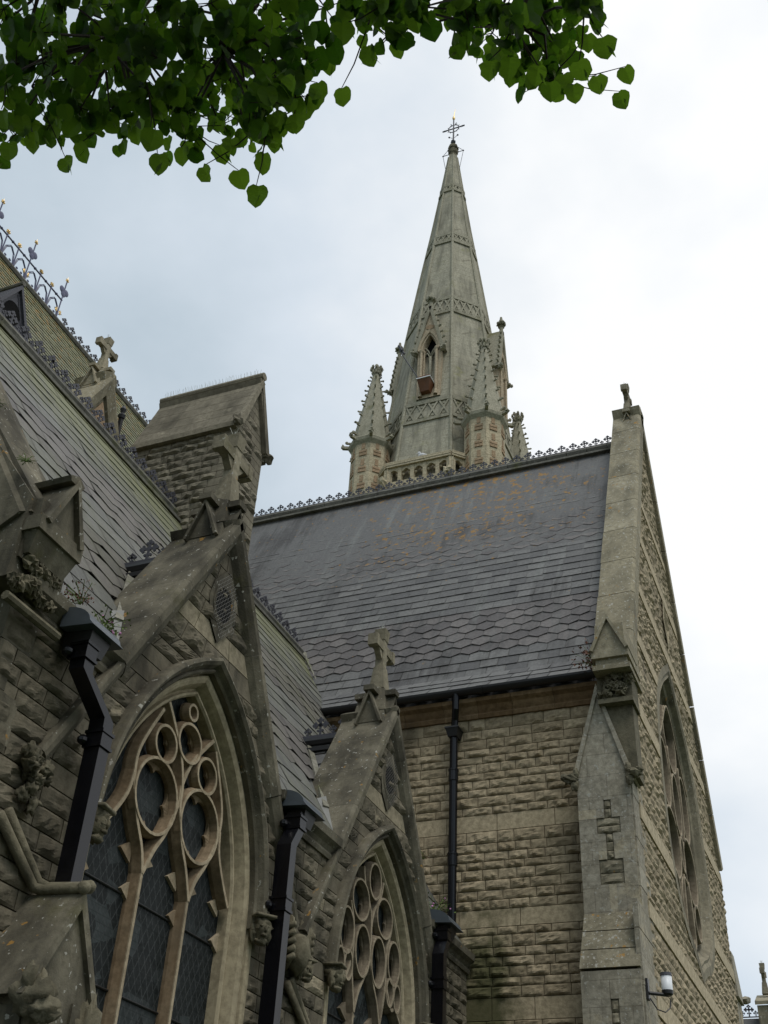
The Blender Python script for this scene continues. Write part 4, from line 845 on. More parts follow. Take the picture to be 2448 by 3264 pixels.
for s, ye in ((-1, y0), (1, y1)):
    n = 5
    for i in range(n):
        t0, t1 = i / n, (i + .997) / n; yo = ye + s * .07; a0, a1 = V((0, yo + (ym - yo) * t0, ez - .08 + (rz - ez + .08) * t0)), V((0, yo + (ym - yo) * t1, ez - .08 + (rz - ez + .08) * t1)); up = V((0, s * 1.28, .52)).normalized()
        for k in range(3):
            xa, xb = x0 - .04 + (x1 - x0 + .12) * k / 3, x0 - .04 + (x1 - x0 + .12) * (k + .997) / 3; o_ = .004 * (n - i) / n
            mb.hexa([V((xa, a0.y, a0.z)) - up * .1, V((xb, a0.y, a0.z)) - up * .1, V((xb, a1.y, a1.z)) - up * .1, V((xa, a1.y, a1.z)) - up * .1, V((xa, a0.y, a0.z)) + up * (.003 + o_), V((xb, a0.y, a0.z)) + up * (.003 + o_), V((xb, a1.y, a1.z)) + up * o_, V((xa, a1.y, a1.z)) + up * o_])
    mb.box((x0 - .05, min(ye, ye + s * .1), ez - .2), (x1 + .02, max(ye, ye + s * .1), ez - .1)); mb.lump((x1 + .06, ye + s * .09, ez - .1), .09, .5, 8, 10, seed=s)
    mb.prism([(x1 + .015, ym, rz + .03), (x1 + .015, ye + s * .08, ez - .08), (x1 + .015, ye - s * .05, ez - .08), (x1 + .015, ym, rz - .18)], (.08, 0, 0))
mb.build('slab_roof', 'chimney', cs)
mb = MB(); mb.tube([(x0 - .06, ym, rz + .06), (x1 + .1, ym, rz + .06)], .075, 10); mb.build('ridge_roll', 'chimney', cs)
mb = MB()
for i in range(60):
    x = x0 + (x1 - x0) * i / 59
    for s in (-1, 1): a = V((x, ym, rz + .12)); b = a + V((random.uniform(-.03, .03), s * random.uniform(.02, .07), .11)); mb.tube([a, b], .0022, 3)
mb.build('bird_spikes', 'spike', cs)

# ================================================================== spire
random.seed(21)
sx_, sy_ = -12.14, 33.1
sp = thing('spire', 'tall grey-green octagonal church spire with corner pinnacles behind the slate roof', 'church spire', (sx_, sy_, 0))
LV = [(24, 3.0), (28, 2.68), (31, 2.38), (35.3, 1.93), (38.4, 1.56), (41.2, 1.22), (44.4, .83), (48, .43), (50.1, .21)]
def apo(z):
    for a, b in zip(LV, LV[1:]):
        if a[0] <= z <= b[0]: return a[1] + (b[1] - a[1]) * (z - a[0]) / (b[0] - a[0])
    return LV[-1][1]
C8 = 1 / math.cos(R(22.5))
mb = MB(); mb.rings((sx_, sy_, 0), [(a * C8, z) for z, a in LV], 8, R(22.5), .5); mb.build('spire_faces', 'spire', sp)
mb = MB()
for k in range(8):
    an = R(22.5 + 45 * k); d = V((math.cos(an), math.sin(an), 0)); mb.tube([V((sx_, sy_, 0)) + d * (a * C8) + Z * z for z, a in LV], [.075] * 6 + [.06, .045, .035], 6)
mb.build('arris_roll', 'spire_trim', sp)
def face(k):                                       # outward normal and tangent of face k (0 looks to -y)
    an = R(-90 + 45 * k); return V((math.cos(an), math.sin(an), 0)), V((-math.sin(an), math.cos(an), 0))
for z0, z1, n in ((30.45, 31.45, 4), (37.0, 37.95, 4), (42.35, 42.95, 3), (46.75, 47.2, 2)):
    mb = MB()
    for k in range(8):
        Nn, T = face(k); P = lambda u, z, o=.0: V((sx_, sy_, 0)) + Nn * (apo(z) + o) + T * (u * apo(z) * .414 * .95) + Z * z
        for z, h in ((z0, .07), (z1, .09)): a, b = P(-1, z), P(1, z); mb.obox((a + b) / 2, (b - a) / 2, Nn * .07, Z * h)
        for i in range(n):
            for p, q in (((-1 + 2 * i / n, z0), (-1 + 2 * (i + 1) / n, z1)), ((-1 + 2 * (i + 1) / n, z0), (-1 + 2 * i / n, z1))):
                a, b = P(*p), P(*q); l = (b - a); mb.obox((a + b) / 2, l / 2, Nn * (.045 + .004 * (p[0] < q[0])), l.cross(Nn).normalized() * .035)
            for uc, zz in ((-1 + 2 * (i + .5) / n, z1 - .22 * (z1 - z0)), (-1 + 2 * (i + .5) / n, z0 + .22 * (z1 - z0))): c = P(uc, zz); mb.obox(c, T * .06, Nn * .03, Z * .05)
    mb.build('lattice_band', 'spire_trim', sp)
# cap stone and ironwork
mb = MB(); mb.rings((sx_, sy_, 0), [(.2, 49.9), (.2, 50.3), (.25, 50.4), (.26, 50.6), (.22, 50.7), (.25, 50.85), (.24, 51.0), (.14, 51.1), (.08, 51.2)], 8, R(22.5))
for k in range(8): mb.lump((sx_ + .2 * math.cos(R(45 * k)), sy_ + .2 * math.sin(R(45 * k)), 50.75), .09, .5, 8, 8, seed=k)
mb.build('cap_stone', 'carve', sp)
fc = sub('finial_cross', sp); mb = MB(); c = V((sx_, sy_, 52.55))
mb.tube([(sx_, sy_, 51.1), (sx_, sy_, 53.3)], [.05, .035], 8); mb.tube([c - X * .56, c + X * .56], .032, 8); mb.tube([c + V((.29 * math.cos(R(15 * i)), 0, .29 * math.sin(R(15 * i)))) for i in range(25)], .024, 6)
for s in (-1, 1):
    for q in (.42, .49): mb.obox(c + X * s * q, X * .02, Y * .015, Z * .06)
    mb.obox(c + X * s * .56, X * .045, Y * .02, Z * .04)
    mb.tube([c + V((s * .06, 0, -.8)), c + V((s * .2, 0, -.68))], .014, 5); mb.lump(c + V((s * .23, 0, -.65)), .05, .1); mb.tube([c + V((s * .1, 0, .32)), c + V((s * .15, 0, .44))], .025, 5)
    for t in (30, 60, 120, 150): a = R(t) * s; mb.tube([c + V((.29 * math.cos(a), 0, .29 * math.sin(a))), c + V((.37 * math.cos(a), 0, .37 * math.sin(a)))], .016, 5)
mb.lump((sx_, sy_, 51.4), .13, .2, 9, 10); mb.build('iron_cross', 'iron', fc)
mb = MB(); mb.lump((sx_, sy_, 53.45), (.075, .075, .16), .05); mb.tube([(sx_, sy_, 53.55), (sx_ + .08, sy_, 54.25)], [.028, .006], 6); mb.build('gilded_tip', 'gold', fc)
mb = MB()
for s in (-1, 1):
    p = [(sx_ + s * .15, sy_, 51.0), (sx_ + s * .55, sy_, 50.45), (sx_ + s * .36, sy_, 49.1)]; mb.tube(p, .014, 5); mb.tube([(sx_ + s * .2, sy_, 50.45), (sx_ + s * .58, sy_, 50.45)], .02, 5); mb.lump(p[1], .04)
mb.build('stay', 'iron', fc)
# lucarnes on the cardinal faces
def crocket(mb, c, out_, s, seed=0):
    c, out_ = V(c), V(out_); mb.obox(c + out_ * s * .5, out_ * s * .55, Z.cross(out_).normalized() * s * .24, Z * s * .2); mb.lump(c + out_ * s * 1.05 + Z * s * .12, s * .42, .45, 8, 7, seed=seed)
def lucarne(k):
    Nn, T = face(k); lu = sub('lucarne', sp); B = V((sx_, sy_, 0)) + Nn * 2.36; P = lambda u, z, o=0: B + T * u + Z * z + Nn * o
    hw, zs, za, zg = .5, 34.3, 36.6, 31.7
    ow, osill, osp, oap = .31, 32.2, 34.3, 35.2
    mb = MB(); oa = arch(ow, osill, osp, oap, 8); oo = arch(hw * .72, osill - .5, osp, oap + .28, 8)
    m = len(oa); vs = [P(u, z) for u, z in oo] + [P(u, z, .0) for u, z in oa] + [P(u * .82, z, -.3) for u, z in oa]
    mb.add(vs, [(i, i + 1, m + i + 1, m + i) for i in range(m - 1)] + [(m + i, m + i + 1, 2 * m + i + 1, 2 * m + i) for i in range(m - 1)], .6)
    for s in (-1, 1):
        q = [P(s * hw, zg), P(s * hw, zs), P(s * hw * .72, osp), P(s * hw * .72, osill - .5)]; quad(mb, q, .5)
        q = [P(s * hw, zg), P(s * hw, zs), P(s * hw, zs, -1.2), P(s * hw, zg, -1.2)]; quad(mb, q, .5)
        h = len(oo) // 2; half = oo[1:h + 1] if s < 0 else oo[h:-1][::-1]
        mb.add([P(s * hw, zs), P(0, za)] + [P(u, z) for u, z in half[::-1]], [tuple(range(len(half) + 2))], .5)
        for i, rr_ in ((0, .055), (1, .04)): u = s * (hw * (.66 - .16 * i)); mb.tube([P(u, zg + .1, .05 - .12 * i), P(u, osp - .05, .05 - .12 * i)], rr_, 8); mb.rings(P(u, osp - .08, .05 - .12 * i), [(rr_, -.05), (rr_ * 1.7, .05), (rr_ * 1.7, .1)], 8); mb.rings(P(u, zg + .2, .05 - .12 * i), [(rr_ * 1.5, -.15), (rr_ * 1.2, .1)], 8)
    quad(mb, [P(-hw, zg), P(hw, zg), P(hw * .72, osill - .5), P(-hw * .72, osill - .5)], .5); quad(mb, [P(-ow, osill, 0), P(ow, osill, 0), P(ow * .8, osill + .3, -.3), P(-ow * .8, osill + .3, -.3)], .5)
    quad(mb, [P(-hw * .72, osill - .5), P(hw * .72, osill - .5), P(ow, osill), P(-ow, osill)], .5)
    mb.sweep([P(u, z) for u, z in arch(ow + .13, osp, osp, oap + .16, 8)], [(.05, 0), (.05, .06), (-.05, .09), (-.05, 0)], Nn)
    mb.build('lucarne_front', 'lucarne', lu)
    mb = MB(); quad(mb, [P(-ow, osill - .2, -.32), P(ow, osill - .2, -.32), P(ow, oap + .1, -.32), P(-ow, oap + .1, -.32)]); mb.build('louvre_opening', 'dark', lu)
    mb = MB(); mb.tube([P(0, osill - .1, -.16), P(0, osp - .25, -.16)], .06, 8)
    for s in (-1, 1):
        mb.tube([P(s * .02, osp - .3, -.16), P(s * .15, osp + .0, -.16), P(s * .3, osp - .25, -.16)], .04, 6); mb.tube([P(0, osp - .2, -.16), P(s * .1, osp + .1, -.16), P(s * .27, osp + .35, -.16)], .035, 6)
    mb.build('mullion', 'spire_trim', lu, True)
    mb = MB()
    for s in (-1, 1):
        mb.sweep([P(s * (hw + .1), zs - .05), P(0, za + .2)], [(-.07, -.9), (-.07, .1), (.07, .1), (.07, -.9)], Nn, caps=True)
        for i in range(7): t = (i + .5) / 7; crocket(mb, P(s * (hw + .12) * (1 - t), zs + (za + .15 - zs) * t, .02), (T * s + Z * .35).normalized(), .14, i)
        mb.lump(P(s * (hw + .1), zs - .12, .08), (.13, .13, .1), .5, 8, 9, seed=s); mb.lump(P(s * (hw + .2), zs - .08, .18), .08, .4, 8, 8)
    mb.rings(P(0, za + .15, .0), [(.08, 0), (.09, .3), (.15, .35), (.07, .42), (.1, .6), (.05, .95)], 8)
    for a in range(0, 360, 45): mb.lump(P(0, za + .68) + V((math.cos(R(a)), math.sin(R(a)), 0)) * .14, .085, .5, 8, 7, seed=a)
    mb.build('crocketed_gable', 'spire_trim', lu)
    if k == 0:
        mb = MB(); quad(mb, [P(u * 1.1, z, .02) for u, z in ell((0, 35.62), .17, .13, 14)], .5); mb.build('gable_panel', 'turret_red', lu)
    mb = MB()
    for s in (-1, 1): quad(mb, [P(0, za + .05), P(s * hw * 1.02, zs + .0), P(s * hw * 1.02, zs, -1.6), P(0, za + .05, -1.6)])
    mb.build('lucarne_roof', 'spire', lu)
for k in (0, 2, 4, 6): lucarne(k)
# corner pinnacles
def pinnacle(x, y):
    pn = sub('corner_pinnacle', sp); mb = MB(); c = V((x, y, 0)); a = .70
    mb.rings(c, [(a * C8, 22), (a * C8, 29.5)], 8, R(22.5), .5); mb.build('pinnacle_shaft', 'turret', pn)
    mb = MB()
    for k in range(8):
        Nn, T = face(k)
        for j in range(9):
            z = 29.35 - j * .8
            for hw_, za, zb in ((.07, z - .22, z + .1), (.15, z - .56, z - .26)):
                q = c + Nn * (a + .006); mb.obox(q + Z * ((za + zb) / 2) , T * hw_, Nn * .012, Z * ((zb - za) / 2 - .012), random.random())
                if hw_ > .1: mb.obox(q + Z * ((za + zb) / 2 + .08), T * hw_ * .98, Nn * .03, Z * .05, random.random()); mb.obox(q + Z * ((za + zb) / 2 - .08), T * hw_ * .98, Nn * .03, Z * .05, random.random())
    mb.build('rubble_pattern', 'turret_red', pn)['kind'] = 'stuff'
    mb = MB(); mb.rings(c, [(a * C8, 29.4), (a * C8 + .13, 29.55), (a * C8 + .16, 29.68), (a * C8 + .1, 29.75)], 8, R(22.5)); mb.rings(c, [(a * C8 + .02, 29.74), (.65 * C8, 30.4), (.15, 33.5), (.12, 33.8)], 8, R(22.5))
    mb.build('pinnacle_cap', 'spire_trim', pn)
    mb = MB()
    for k in range(8):
        an = R(22.5 + 45 * k); d = V((math.cos(an), math.sin(an), 0)); mb.obox(c + d * (a * C8 + .2) + Z * 29.66, d * .14, d.cross(Z) * .06, Z * .06); mb.lump(c + d * (a * C8 + .34) + Z * 29.7, .09, .5, 8, 8, seed=k); crocket(mb, c + d * (a * C8 + .05) + Z * 29.9, d, .16, k)
        for j in range(6):
            z = 30.45 + j * .57; r_c = .66 + (.16 - .66) * (z - 30.4) / 3.1; cm = MB() if y < sy_ else mb; crocket(cm, c + d * (r_c * C8 * .95) + Z * z, d, .13 - .006 * j, k * 7 + j)
            if y < sy_: cm.build('crocket', 'spire_trim', pn)
        mb.lump(c + d * .15 + Z * 33.75, (.075, .075, .15), .6, 9, 12, seed=k); mb.lump(c + d * .22 + Z * 33.95, (.055, .055, .09), .6, 9, 12, seed=k + 9)
    mb.lump(c + Z * 34.0, (.1, .1, .2), .4); mb.build('carved_crown', 'spire_trim', pn)
for ax, ay in ((-1, -1), (1, -1), (1, 1), (-1, 1)): pinnacle(sx_ + ax * 2.32, sy_ + ay * 2.34)
# pierced parapet
mb = MB(); pa = 2.98
for k in range(8):
    Nn, T = face(k); P = lambda u, z, o=0: V((sx_, sy_, 0)) + Nn * (pa + o) + T * u + Z * z; hl = pa * .414
    n = 5
    for z, h, o in ((27.98, .07, .1), (27.86, .04, .06), (26.98, .1, .1), (26.8, .06, .14)): mb.obox(P(0, z), T * (hl + .04), Nn * (.16 + o * .4), Z * h)
    for i in range(n + 1): u = -hl + 2 * hl * i / n; mb.obox(P(u, 27.42), T * (.07 if 0 < i < n else .13), Nn * .11, Z * .38)
    for i in range(n):
        u0 = -hl + 2 * hl * (i + .5) / n; wv = hl / n - .035; ap = arch(wv, 27.4, 27.4, 27.72, 6); pts = [P(u0 + u, z, .09) for u, z in ap]; top = [P(u0 - wv - .03, 27.84, .09), P(u0 + wv + .03, 27.84, .09)]
        q = [P(u0 - wv - .03, 27.4, .09)] + pts + [P(u0 + wv + .03, 27.4, .09), top[1], top[0]]; h = len(pts) // 2
        mb.prism([top[0], P(u0 - wv - .03, 27.4, .09)] + pts[:h + 1] + [P(u0, 27.84, .09)], -Nn * .16); mb.prism([P(u0, 27.84, .09)] + pts[h:] + [P(u0 + wv + .03, 27.4, .09), top[1]], -Nn * .16)
        for s in (-1, 1): mb.lump(P(u0 + s * wv * .6, 27.5, .02), .05, .3, 6, 6)
mb.build('pierced_parapet', 'turret', sp)
mb = MB(); mb.box((sx_ - 2.7, sy_ - 2.7, 14), (sx_ + 2.7, sy_ + 2.7, 26.5))
for k in range(26): mb.lump((sx_ - 1.3 + k * .105, sy_ - 3.05, 26.75), .07, .4, 8, 7, seed=k)
for s in (-1, 1): mb.lump((sx_ + s * 1.25, sy_ - 3.25, 26.95), (.16, .3, .22), .5, 8, 10, seed=s)
mb.build('tower_top', 'turret', sp)
# box and arm at the lucarne
bxn = thing('wooden_box', 'brown wooden box hung in the lucarne opening of the spire', 'box', (-12.1, 30.5, 32.2))
mb = MB(); mb.hexa([(-12.4, 30.55, 31.9), (-12.02, 30.5, 31.87), (-12.0, 31.2, 31.85), (-12.4, 31.2, 31.87), (-12.46, 30.3, 32.36), (-11.9, 30.26, 32.33), (-11.88, 31.2, 32.28), (-12.44, 31.2, 32.32)]); mb.build('box_body', 'box_wood', bxn)
mb = MB(); mb.hexa([(-12.49, 30.27, 32.37), (-11.87, 30.23, 32.34), (-11.85, 31.2, 32.29), (-12.47, 31.2, 32.33), (-12.49, 30.27, 32.41), (-11.87, 30.23, 32.38), (-11.85, 31.2, 32.33), (-12.47, 31.2, 32.37)]); mb.build('box_rim', 'white', bxn)
mb = MB(); mb.box((-12.46, 30.32, 32.42), (-11.92, 30.9, 32.52)); mb.build('box_lid', 'box_wood', bxn)
arm = MB(); arm.tube([(-12.45, 30.3, 32.5), (-12.95, 30.1, 33.5), (-13.1, 30.05, 33.8)], .022, 6); arm.tube([(-12.98, 30.1, 33.75), (-13.2, 30.0, 34.2)], .05, 6); arm.lump((-13.08, 30.05, 33.95), .09, .2)
o = arm.build('support_arm', 'iron', bxn)
bd = thing('bird', 'small white and grey gull perched on the spire parapet rail', 'bird', (-12.05, 30.1, 28.06))
mb = MB(); mb.lump((-12.05, 30.1, 28.2), (.16, .1, .1), .05, 6, 10); mb.lump((-12.16, 30.1, 28.34), (.07, .06, .07), .05, 6, 10); mb.tube([(-12.21, 30.1, 28.34), (-12.3, 30.1, 28.33)], [.02, .004], 5); mb.tube([(-11.93, 30.1, 28.19), (-11.78, 30.1, 28.15)], [.06, .02], 6); mb.tube([(-12.04, 30.08, 28.06), (-12.04, 30.08, 28.14)], .012, 4); mb.tube([(-12.04, 30.13, 28.06), (-12.04, 30.13, 28.14)], .012, 4); mb.build('plumage', 'bird', bd, True)

# ================================================================== stone crosses on the gables
def cross(c, s, U, mat, label, grp='stone crosses on the church gables'):
    t = thing('gable_cross', label, 'stone cross', c, grp); c, U = V(c), V(U); N = U.cross(Z); mb = MB(); q = []
    mb.hexa([c + (U * a + N * b) * s * .13 for a, b in ((-1, -1), (1, -1), (1, 1), (-1, 1))] + [c + Z * .42 * s + (U * a + N * b) * s * .085 for a, b in ((-1, -1), (1, -1), (1, 1), (-1, 1))])
    mb.build('foot', mat, t)
    mb = MB(); mb.obox(c + Z * .67 * s, U * .07 * s, N * .07 * s, Z * .26 * s); mb.hexa([c + Z * .92 * s + (U * a + N * b) * s * .08 for a, b in ((-1, -1), (1, -1), (1, 1), (-1, 1))] + [c + Z * 1.12 * s + (U * a + N * b) * s * .1 for a, b in ((-1, -1), (1, -1), (1, 1), (-1, 1))])
    for k in (-1, 1):
        mb.obox(c + Z * .78 * s + U * k * .2 * s, U * .13 * s, N * .07 * s, Z * .075 * s); mb.obox(c + Z * .78 * s + U * k * .34 * s, U * .045 * s, N * .085 * s, Z * .1 * s)
        mb.prism([c + U * k * .075 * s + Z * .55 * s + N * .05 * s, c + U * k * .13 * s + Z * .6 * s + N * .05 * s, c + U * k * .22 * s + Z * .71 * s + N * .05 * s, c + U * k * .075 * s + Z * .71 * s + N * .05 * s], -N * .1 * s)
    mb.build('cross_head', mat, t)
    mb = MB()
    for k in range(10): a = c + V((0, 0, 1.1 * s)) + U * random.uniform(-.08, .08) * s; mb.tube([a, a + V((random.uniform(-.06, .06), random.uniform(-.06, .06), .12)) * s], .003 * s, 3)
    mb.build('bird_spikes', 'spike', t)
cross((XF - .17, Y1 + .06, GA + .42), .82, Y, 'dress', 'stone cross on the nearer window gable, in front of the chimney stack')
cross((XF - .19, Y2 + .04, GA + .43), .8, Y, 'dress', 'stone cross on the second window gable, against the purple slate roof')
cross((XG - .2, YC, 18.64), .8, Y, 'dress', 'stone cross seen edge-on at the top of the tall right-hand gable')
cross((gx - .2, gy, gz + .36), .68, Y, 'coping_lt', 'pale stone cross against the sky on the small gablet by the iron cresting')

# ================================================================== iron cresting along the ridges
def fleur_mesh(h, name):
    mb = MB(); t = .012; h2 = h
    def plate(p): mb.prism([(a * h2, -t / 2, b * h2) for a, b in p], (0, t, 0), .5)
    plate([(-.06, 0), (.06, 0), (.05, .5), (-.05, .5)])
    def lobe(cx, cz, r, sq=1.0): plate([(cx + r * math.cos(R(45 * i + 22.5)), cz + r * sq * math.sin(R(45 * i + 22.5))) for i in range(8)])
    for a in (-1, 1):
        plate([(0, .57), (a * .3, .55), (a * .3, .69), (0, .67)][::(1 if a > 0 else -1)]); lobe(a * .37, .62, .09); lobe(a * .27, .74, .075); lobe(a * .27, .5, .075); lobe(a * .12, .88, .075); lobe(a * .13, .3, .07)
    plate([(-.06, .5), (.06, .5), (.06, .85), (-.06, .85)]); lobe(0, .97, .09); lobe(0, .62, .12)
    me = bpy.data.meshes.new(name); me.from_pydata([tuple(q) for q in mb.v], [], mb.f); me.materials.append(M['iron']); return me
FL = fleur_mesh(.21, 'cross_finial'); FS = fleur_mesh(.105, 'small_finial')
def cresting(a, b, label, step=.262, k=1.0, cls=FL):
    a, b = V(a), V(b); t = thing('ridge_cresting', label, 'ridge cresting', a, 'iron cresting along the roof ridges'); d = (b - a); n = max(1, int(d.length / step)); yaw = math.atan2(d.y, d.x)
    mb = MB(); mb.obox((a + b) / 2 + Z * .015, d / 2, d.cross(Z).normalized() * .02, Z * .018); mb.build('base_rail', 'iron', t)
    for i in range(n):
        for nm, me, f in (('cross_finial', FL, .3), ('small_finial', FS, .8)):
            o = bpy.data.objects.new(nm, me); sc.collection.objects.link(o); o.parent = t; o.location = d * ((i + f) / n) + Z * .02; o.rotation_euler = (random.uniform(-.04, .04), random.uniform(-.03, .03), yaw); o.scale = (k,) * 3
cresting((-12.9, YC, ZR + .1), (-3.15, YC, ZR + .1), 'long iron cresting of small crosses on the transept ridge below the spire')
cresting((RX, 5.7, RZ + .1), (RX, 16.2, RZ + .1), 'iron cresting running down the aisle ridge in front of the chimney stack', .285, 1.15)
cresting((CX, 12.3, CZ + .09), (CX, 19.0, CZ + .09), 'iron cresting on the tall lichened roof, ending at the gilded railing', .27, 1.0)
cresting((XF - .5, Y1, 7.82), (XF - 1.22, Y1, 7.82), 'short dark iron cresting behind the nearer window gable', .27, 1.2)
cresting((XF - .5, Y2, 7.82), (XF - 1.22, Y2, 7.82), 'short dark iron cresting behind the second window gable', .27, 1.2)
# gilded railing on the chancel ridge
t = thing('gilded_railing', 'tall blue iron ridge railing with gilded flowers and heart-shaped finials', 'ridge railing', (CX, 9.5, CZ + .1))
mb = MB(); mb.tube([(CX, 4, CZ + .1), (CX, 12.14, CZ + .1)], .025, 6); mb.tube([(CX, 4, CZ + .62), (CX, 12.14, CZ + .62)], .018, 6); mb.build('rails', 'iron_blue', t)
i = 0; y = 12.12
while y > 8.2:
    tall = i % 3 == 0; h = 1.15 if tall else .66; p = MB(); p.tube([(CX, y, CZ + .08), (CX, y, CZ + h)], .015, 6)
    if tall:
        for dz_, dw in ((.88, .07), (.88, -.07), (.80, 0)): p.lump((CX, y + dw, CZ + dz_), (.02, .075, .085), 0, 1, 10)
        for s in (-1, 1): p.tube([(CX, y, CZ + .2), (CX, y + s * .12, CZ + .3)], .008, 4)
    p.build('post', 'iron_blue', t)
    gp_ = MB(); zt = CZ + h + .03
    for a in range(0, 360, 72): gp_.lump((CX + .0, y + .035 * math.cos(R(a)), zt + .035 * math.sin(R(a)) + .02), .023 if not tall else .018, .3, 5, 6)
    gp_.lump((CX, y, zt + .02), (.03, .025, .025), .1)
    if tall: gp_.tube([(CX, y, zt), (CX, y, zt + .13)], [.008, .002], 4); [gp_.lump((CX, y + s * .06, CZ + .3), (.02, .03, .06), .3) for s in (-1, 1)]
    gp_.build('gilded_flower', 'gold', t)
    if y > 8.5:
        sc_ = MB(); yc = y - .18
        for s in (-1, 1): sc_.tube([(CX, yc + s * .17, CZ + .15), (CX, yc + s * .13, CZ + .38), (CX, yc + s * .02, CZ + .5), (CX, yc - s * .1, CZ + .38), (CX, yc - s * .15, CZ + .15)], .012, 4)
        for s in (-1, 1): sc_.lump((CX, yc + s * .07, CZ + .18), (.012, .035, .025), .2)
        sc_.lump((CX, yc, CZ + .62), .03, .1); sc_.build('scroll', 'iron_blue', t)
    y -= .36; i += 1

# ================================================================== rainwater pipes
def rain_hood(mb, x, y, z, w, dpt):                # curved lead-coloured hood over a hopper
    prof = [(x, z)] + [(x + dpt * math.sin(R(a)), z + dpt * .62 * math.cos(R(a))) for a in range(0, 96, 12)] + [(x + dpt * 1.12, z - .02)]
    mb.prism([(a, y - w / 2, b) for a, b in prof], (0, w, 0))
def rect_pipe(pth, label, hopper, wy=.115, wx=.15, collars=()):
    t = thing('drainpipe', label, 'drainpipe', (pth[-1][0], pth[-1][1], 0), 'black drainpipes on the church walls'); P = [V(q) for q in pth]; mb = MB(); vs = []
    for i, q in enumerate(P): vs += [q + V((a * wx / 2, b * wy / 2, 0)) for a, b in ((-1, -1), (1, -1), (1, 1), (-1, 1))]
    n = len(P); fs = [(i * 4 + k, i * 4 + (k + 1) % 4, i * 4 + 4 + (k + 1) % 4, i * 4 + 4 + k) for i in range(n - 1) for k in range(4)]; mb.add(vs, fs + [(0, 1, 2, 3), tuple(4 * n - 4 + k for k in range(4))]); mb.build('pipe', 'black', t)
    for c in collars:
        mb = MB()
        for dz_ in (-.055, .055): mb.box((c[0] - wx / 2 - .015, c[1] - wy / 2 - .015, c[2] + dz_ - .012), (c[0] + wx / 2 + .015, c[1] + wy / 2 + .015, c[2] + dz_ + .012))
        mb.box((c[0] - wx / 2 - .006, c[1] - wy / 2 - .006, c[2] - .045), (c[0] + wx / 2 + .006, c[1] + wy / 2 + .006, c[2] + .045)); mb.lump((c[0] - wx / 2, c[1] - wy / 2 - .04, c[2] - .02), .04, .1, 5, 8); mb.build('collar', 'black', t)
    hx, hy, hz, hw_, hd = hopper; hp = sub('hopper', t); mb = MB(); mb.hexa([(hx - .02, hy - .09, hz - .16), (hx + .2, hy - .09, hz - .16), (hx + .2, hy + .09, hz - .16), (hx - .02, hy + .09, hz - .16), (hx - .02, hy - .12, hz), (hx + .24, hy - .12, hz), (hx + .24, hy + .12, hz), (hx - .02, hy + .12, hz)]); mb.build('hopper_box', 'gutter', hp)
    mb = MB(); rain_hood(mb, hx, hy, hz, hw_, hd); mb.build('hopper_hood', 'hood', hp)
px_ = XF + .22
rect_pipe([(px_, 5.74, 5.6), (px_, 5.75, 5.36), (px_, 6.1, 5.13), (px_, 6.11, 4.9), (px_, 6.11, 0.05)], 'black square drainpipe with a dogleg, nearest to the camera at the left', (XF + .08, 5.78, 5.66, .40, .26), wx=.13, collars=[(px_, 5.74, 5.5), (px_, 6.11, 4.98), (px_, 6.11, 2.4)])
px2 = XF + .2
rect_pipe([(px2, 9.3, 5.66), (px2, 9.3, 5.5), (px2, 9.17, 5.3), (px2, 9.17, .05)], 'black square drainpipe between the two traceried windows', (XF + .06, 9.42, 5.72, .44, .26), collars=[(px2, 9.3, 5.56), (px2, 9.17, 4.75), (px2, 9.17, 2.4)])
rect_pipe([(px2, 13.5, 5.8), (px2, 13.5, 5.62), (px2, 13.38, 5.44), (px2, 13.38, .05)], 'black square drainpipe beyond the second traceried window', (XF + .06, 13.62, 5.84, .46, .26), collars=[(px2, 13.5, 5.7), (px2, 13.38, 5.1), (px2, 13.38, 2.4)])
t = thing('drainpipe', 'round black drainpipe on the sunlit tan wall beneath the roof gutter', 'drainpipe', (-5.26, 14.9, 6), 'black drainpipes on the church walls')
mb = MB(); mb.tube([(-5.26, 14.86, 9.02), (-5.26, 14.86, 6.1), (-5.28, 14.8, 5.95)], .062, 14); mb.tube([(-5.2, 14.75, 9.68), (-5.2, 14.75, 9.44), (-5.24, 14.84, 9.3), (-5.25, 14.86, 9.2)], .055, 12); mb.build('pipe', 'black', t, False)
for z in (8.42, 7.15): mb = MB(); mb.rings((-5.26, 14.86, z), [(.062, -.1), (.073, -.09), (.073, .06), (.08, .065), (.08, .09), (.062, .1)], 14); mb.build('collar', 'black', t)
mb = MB(); mb.hexa([(-5.33, 14.78, 9.02), (-5.19, 14.78, 9.02), (-5.19, 14.98, 9.02), (-5.33, 14.98, 9.02), (-5.36, 14.74, 9.14), (-5.16, 14.74, 9.14), (-5.16, 14.98, 9.14), (-5.36, 14.98, 9.14)]); mb.box((-5.37, 14.73, 9.141), (-5.15, 14.98, 9.165)); mb.build('hopper', 'gutter', t)

